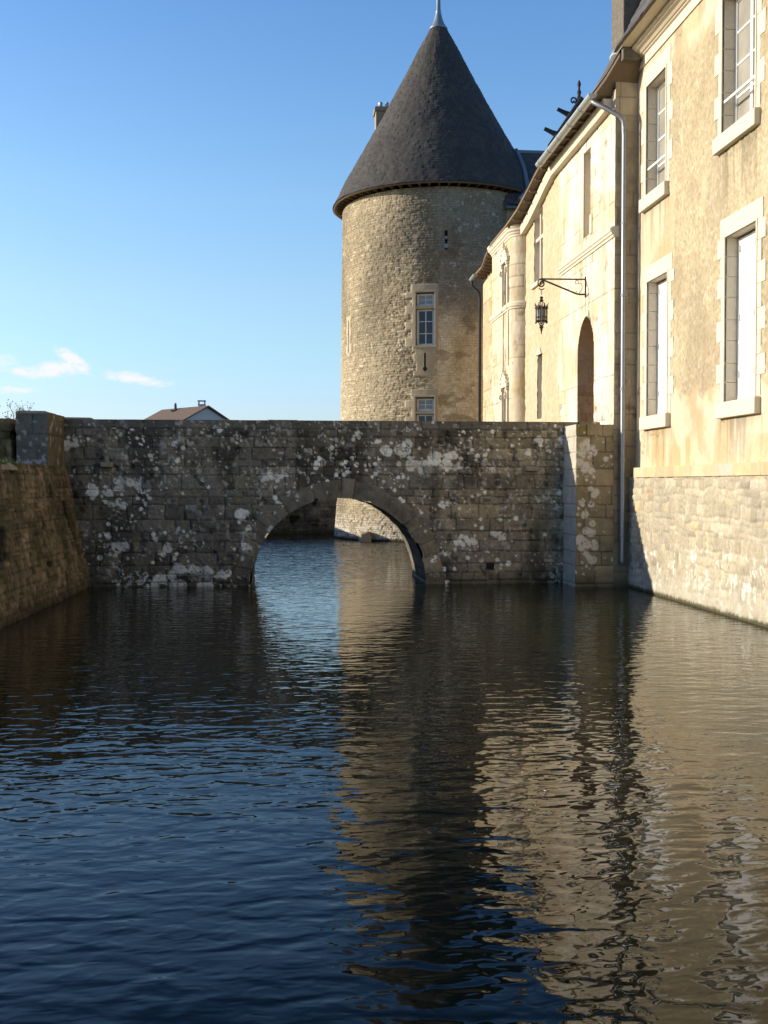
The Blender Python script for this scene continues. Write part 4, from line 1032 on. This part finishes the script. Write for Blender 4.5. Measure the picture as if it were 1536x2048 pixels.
# ------------------------------------------------------------------ near house wing on the right
NX = 8.25; NY0, NY1 = 11.0, 24.5
house = thing('house_wing', 'tall sunlit rendered wing with white shuttered windows rising from the moat', 'building', (9.5, 18, 0))
WINS = [(22.46, 23.74, 3.93, 6.93, 'shut', 'shuttered window nearer the downpipe'), (18.14, 19.46, 3.93, 6.97, 'shut', 'shuttered window at the right picture edge'),
        (22.62, 23.86, 8.86, 11.32, 'glass', 'small paned upper window nearer the downpipe'), (18.24, 19.66, 8.90, 11.42, 'glass', 'small paned upper window at the top right corner')]
holes = [(a - NY0, b_ - NY0, z0, z1) for a, b_, z0, z1, k, l in WINS]
def renderfn(U, V, us, vs):
    Y = U + NY0
    n1 = fbm(U * .7, V * .6, 700, 5); n2 = fbm(U * 4, V * 3, 701, 4); n3 = fbm(U * 15, V * 12, 702, 3); n4 = fbm(U * 34, V * 26, 703, 2)
    fleck = ss(.60, .68, fbm(U * 26, V * 14, 706, 2)) * ss(.35, .6, n2 * .5 + n1 * .5)
    # roughcast field between the windows; smooth bands near the cornice, the corner and the sills
    field = ss(4.05, 4.35, V + (n2 - .5) * .9) * ss(11.5, 10.9, V + (n1 - .5)) * ss(24.2, 23.95, Y)
    pil = ss(.05, .0, np.abs(Y - 23.1) - .95) * ss(6.9, 7.3, V) * ss(8.9, 8.5, V)
    field = field * (1 - .8 * pil)
    h = field * ((n3 - .5) * .030 + fleck * .012 + (n4 - .5) * .012) + (n2 - .5) * .012
    smooth = lerp((.44, .325, .175), (.53, .43, .285), np.clip(n1 * 1.5 - .3 + ss(7, 11, V) * .4, 0, 1))
    pale = ss(.46, .62, fbm(U * 1.3, V * 1.1, 711, 5) + ss(3.1, 4.0, V) * .18 - ss(4.6, 5.4, V) * .1); smooth = lerp(smooth, (.64, .565, .43), pale * .6)
    run = ss(.55, .66, fbm(U * 3.2, V * .5, 713, 4)) * ss(4.0, 3.2, V); smooth = lerp(smooth, (.60, .51, .37), run * .6)
    rough = lerp((.322, .268, .165), (.43, .37, .24), np.clip(n1 + (n3 - .5) * .6, 0, 1)); rough = lerp(rough, (.60, .51, .38), fleck * .6)
    st = ss(.52, .70, fbm(U * 1.1, V * .6, 715, 5)); rough = lerp(rough, (.30, .235, .155), st * .45)
    drip = ss(.52, .64, fbm(U * 5.5, V * .45, 717, 4)) * ss(8.6, 8.2, V) * ss(7.0, 7.6, V); rough = lerp(rough, (.49, .405, .28), drip * .6)
    c = lerp(smooth * (.93 + .14 * n4)[..., None], rough * (.70 + .42 * n4 + .20 * n3)[..., None], field)
    for (a, b_, z0, z1, kk, ll) in WINS:                         # rain streaks and grime below the sills, hairline cracks
        zb = z0 - .31
        below = ss(zb - 1.5, zb - .1, V) * (V < zb) * ss(a - .45, a - .1, Y) * ss(b_ + .45, b_ + .1, Y)
        c = lerp(c, c * .66, below * ss(.45, .66, fbm(U * 7, V * .5, 730, 4)))
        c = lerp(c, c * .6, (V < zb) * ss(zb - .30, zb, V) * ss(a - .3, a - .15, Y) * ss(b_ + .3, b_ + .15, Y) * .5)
    top_st = ss(11.2, 11.9, V) * ss(.45, .62, fbm(U * 3, V * .6, 733, 4)); c = lerp(c, c * .72, top_st)
    crk = np.abs(fbm(U * .8, V * .8, 735, 5) - .5); c = lerp(c, c * .5, ss(.006, .002, crk) * ss(.5, .6, fbm(U * .5, V * .5, 737, 3)) * .8)
    c = lerp(c, c * np.array([.80, .80, .82]), ss(.5, .68, fbm(U * .9, V * .5, 739, 5)) * .6)
    return h, c
wall('wall', [(NX, NY0), (NX, NY1)], (2.74, 12.2), renderfn, M_fine, house, .03, vstep=.026, holes=holes,
     extra=boxes_extra([(NX + .55, 14, NY0, 24.45, -.5, 12)], (.3, .25, .18)))
def plinthfn(U, V, us, vs):
    e, r1, r2, r3 = blocks(U, V, 760, (.12, .27), (.10, .42), .07)
    jw = ss(0, .04, e + (fbm(U * 12, V * 12, 8) - .5) * .035); n1 = fbm(U * .9, V * 1.1, 761, 5); n2 = fbm(U * 6, V * 5, 762, 4); n3 = fbm(U * 20, V * 16, 763, 3)
    ex_ = ss(.30, .62, fbm(U * 1.1, V * .9, 768, 4) + .2 * ss(.8, 1.8, V))         # how far the mortar has weathered out
    h = ((jw - 1) * .022 + (r1 - .5) * .022) * (.25 + .75 * ex_) + (n2 - .5) * .03 + (n3 - .5) * .018
    c = lerp((.40, .35, .245), (.56, .495, .365), np.clip(n1 + (r2 - .5) * .9, 0, 1)) * (.84 + .3 * n3)[..., None]
    c = lerp(c, (.56, .42, .22), (r3 > .94) * ss(.9, 1.5, V) * .7)
    c = lerp(c, (.36, .24, .14), ((r3 > .90) & (r3 < .93)) * ss(1.2, 1.7, V) * .7)
    c = lerp(c, (.42, .385, .315), (1 - jw) * .5)
    grey = ss(.50, .66, fbm(U * .7, V * 1.2, 770, 5)); c = lerp(c, (.30, .275, .225), grey * .3)
    wdrip = ss(.63, .68, fbm(U * 9, V * 4.5, 772, 4) + .11 * ss(1.1, .5, V)) * ss(1.5, .9, V) * ss(.44, .52, n3 * .6 + n2 * .4); c = lerp(c, (.74, .71, .64), wdrip * .8)
    c = c * (.77 + .27 * r3)[..., None] * (.82 + .36 * fbm(U * 30, V * 18, 775, 2))[..., None]
    wlow = ss(.62, .30, V + (n2 - .5) * .5); c = lerp(c, (.45, .42, .34), wlow * .6)
    c = lerp(c, (.07, .065, .035), ss(.12, .03, V + (n3 - .5) * .06))
    return h, c
wall('plinth', [(8.09, NY0), (8.09, NY1 - .01)], (-.3, 2.56), plinthfn, M_stone, house, .028, vstep=.024,
     extra=boxes_extra([(8.13, 8.9, NY0, NY1 - .02, -.3, 2.6)], (.4, .35, .25)))
def bandfn(U, V, us, vs):
    e, r1, r2, r3 = blocks(U, V, 790, (9, 10), (.28, .75), .004, -5)
    jw = ss(0, .014, np.where(e > 1, 1, e)); n2 = fbm(U * 6, V * 6, 791, 4)
    c = lerp((.46, .365, .22), (.55, .46, .31), r2); c = lerp(c, (.55, .42, .22), (r3 > .8) * .45); c = lerp(c, (.44, .42, .37), (r3 < .12) * .6)
    return (jw - 1) * .012 + (r1 - .5) * .008 + (n2 - .5) * .008, c * (.85 + .3 * n2)[..., None] * (.7 + .3 * jw)[..., None]
wall('string_course', [(8.05, NY0), (8.05, NY1 - .45), (8.2, NY1 - .45)], (2.55, 2.77), bandfn, M_fine, house, .03, vbrk=(),
     extra=boxes_extra([(8.058, 8.4, NY0, NY1 - .46, 2.552, 2.768)], (.6, .5, .34)))
moulding('cornice', [(NX, NY0), (NX, NY1 + .02)], [(-.1, 11.86), (.035, 11.86), (.04, 12.06), (.09, 12.08), (.09, 12.10), (.13, 12.11), (.18, 12.15), (.25, 12.17), (.27, 12.20), (.31, 12.21), (.31, 12.27), (-.1, 12.28)], M_cut, house)
mb = MB(); mb.box(7.68, 8.4, NY0, 24.35, 12.275, 12.31); mb.build('eave_soffit', M_cut, house)
def house_window(y0, y1, z0, z1, kind, label, seed):
    rg = random.Random(seed); m_ = FR(NX)
    z = z0; k = 0
    while z < z1 - .01:                                     # toothed jamb stones
        hs_ = min(rg.uniform(.34, .42), z1 - z)
        if z1 - z - hs_ < .2: hs_ = z1 - z
        l1 = .36 if k % 2 else .20; l2 = .36 if k % 2 else .20
        pr = .012 + rg.uniform(0, .004)
        m_.box(y1, y1 + l1 + rg.uniform(-.02, .02), -pr, .45, z + .003, z + hs_ - .003); m_.box(y0 - l2 + rg.uniform(-.02, .02), y0, -pr, .45, z + .003, z + hs_ - .003)
        z += hs_; k += 1
    m_.box(y0 - .24, y1 + .24, -.015, .45, z1, z1 + (.36 if kind == 'shut' else .40))
    for a0, a1 in ((y1 - .0, y1 + .045), (y0 - .045, y0)): m_.box(a0, a1, -.032, .02, z0, z1 + .045)
    m_.box(y0, y1, -.032, .02, z1, z1 + .045)
    w = m_.build('window', M_cut, house, .006); w['label'] = label
    m_ = FR(NX); m_.hexa([(y0 - .2, -.12, z0 - .31), (y1 + .2, -.12, z0 - .31), (y1 + .2, .45, z0 - .31), (y0 - .2, .45, z0 - .31), (y0 - .2, -.12, z0 - .02), (y1 + .2, -.12, z0 - .02), (y1 + .2, .45, z0 + .01), (y0 - .2, .45, z0 + .01)])
    m_.build('sill', M_cut, w, .015)
    if kind == 'shut':
        ym = (y0 + y1) / 2
        for a0, a1 in ((y0 + .01, ym - .004), (ym + .004, y1 - .01)):
            m_ = FR(NX); m_.box(a0, a1, .235, .265, z0 + .04, z1 - .03)
            for xx in (a0 + .02, a1 - .02): m_.box(xx - .02, xx + .02, .225, .24, z0 + .04, z1 - .03)
            for zz_ in (z0 + .08, z0 + 1.1, z1 - .07): m_.box(a0, a1, .226, .24, zz_ - .03, zz_ + .03)
            sh = m_.build('shutter', M_white, w, .003)
            m_ = FR(NX); z = z0 + 1.95
            while z < z1 - .25:
                for q in range(4):
                    xa = a0 + .07 + q * (a1 - a0 - .14) / 4; xb = xa + (a1 - a0 - .14) / 4 - .025
                    m_.hexa([(xa, .236, z), (xb, .236, z), (xb, .24, z), (xa, .24, z), (xa, .228, z + .004), (xb, .228, z + .004), (xb, .24, z + .022), (xa, .24, z + .022)])
                z += .068
            m_.build('louvre', M_slitshade, sh)  # solid grey strips, coloured as the dark of open slits
            for zz_ in (z0 + .5, z0 + 1.55, z1 - .22):
                m_ = FR(NX); m_.box(a1 - .10, a1 - .07, .214, .235, zz_ - .06, zz_ + .06); m_.build('hinge', M_zinc, sh)
        m_ = FR(NX); m_.box(y0, y1, .40, .44, z0, z1); m_.build('interior', M_dark, w)
    else:
        ym = (y0 + y1) / 2; m_ = FR(NX)
        for a in (y0 + .035, y1 - .035, ym): m_.box(a - (.05 if a == ym else .035), a + (.05 if a == ym else .035), .23, .30, z0, z1)
        for zz_ in (z0 + .05, z1 - .035): m_.box(y0, y1, .235, .295, zz_ - .05, zz_ + .035)
        for i in range(1, 4): zz_ = z0 + .1 + (z1 - z0 - .13) * i / 4; m_.box(y0, y1, .245, .285, zz_ - .02, zz_ + .02)
        m_.build('frame', M_white, w, .004)
        m_ = FR(NX); m_.box(y0, y1, .262, .268, z0, z1); m_.build('pane', M_curtain, w)
        m_ = FR(NX); m_.box(y0 - .01, y1 + .01, .015, .05, z0 + .60, z0 + .645); m_.build('guard_rail', M_white, w)
for i, a in enumerate(WINS): house_window(*a, 50 + i)
us = axis(NY0, 24.42, .08); vs = axis(0, 6.5, .08)
U, V = np.meshgrid(us, vs); cour = np.floor(V / .2); cell = np.floor(U / .22 + _h(cour, cour, 1)); q = _h(cell, cour, 3)
hh = (1 - (V / .2 - cour)) * .02 + (q - .5) * .012
sl_ = 63 * math.pi / 180
hroof = surf('roof', np.stack([7.64 + V * math.cos(sl_) - hh, U, 12.30 + V * math.sin(sl_) + hh * .5], -1), lerp((.05, .052, .058), (.10, .10, .10), q), M_slate, house)
mb = MB(); mb.hexa([(7.63, NY0, 12.29), (7.63, 24.42, 12.29), (8.3, 24.42, 12.32), (8.3, NY0, 12.32), (7.66, NY0, 12.34), (7.66, 24.42, 12.34), (8.3, 24.42, 13.5), (8.3, NY0, 13.5)]); mb.build('eave_edge', M_slate and M_wood, hroof)
mb = MB(); mb.box(7.74, 8.14, 24.02, 24.9, 12.0, 15.0); chn = mb.build('chimney', M_dirty, house, .02)
mb = MB(); mb.hexa([(7.70, 23.98, 12.25), (8.16, 23.98, 12.9), (8.16, 24.9, 12.9), (7.70, 24.9, 12.25), (7.70, 23.98, 12.40), (8.16, 23.98, 13.1), (8.16, 24.9, 13.1), (7.70, 24.9, 12.40)]); mb.build('flashing', M_zinc, chn)
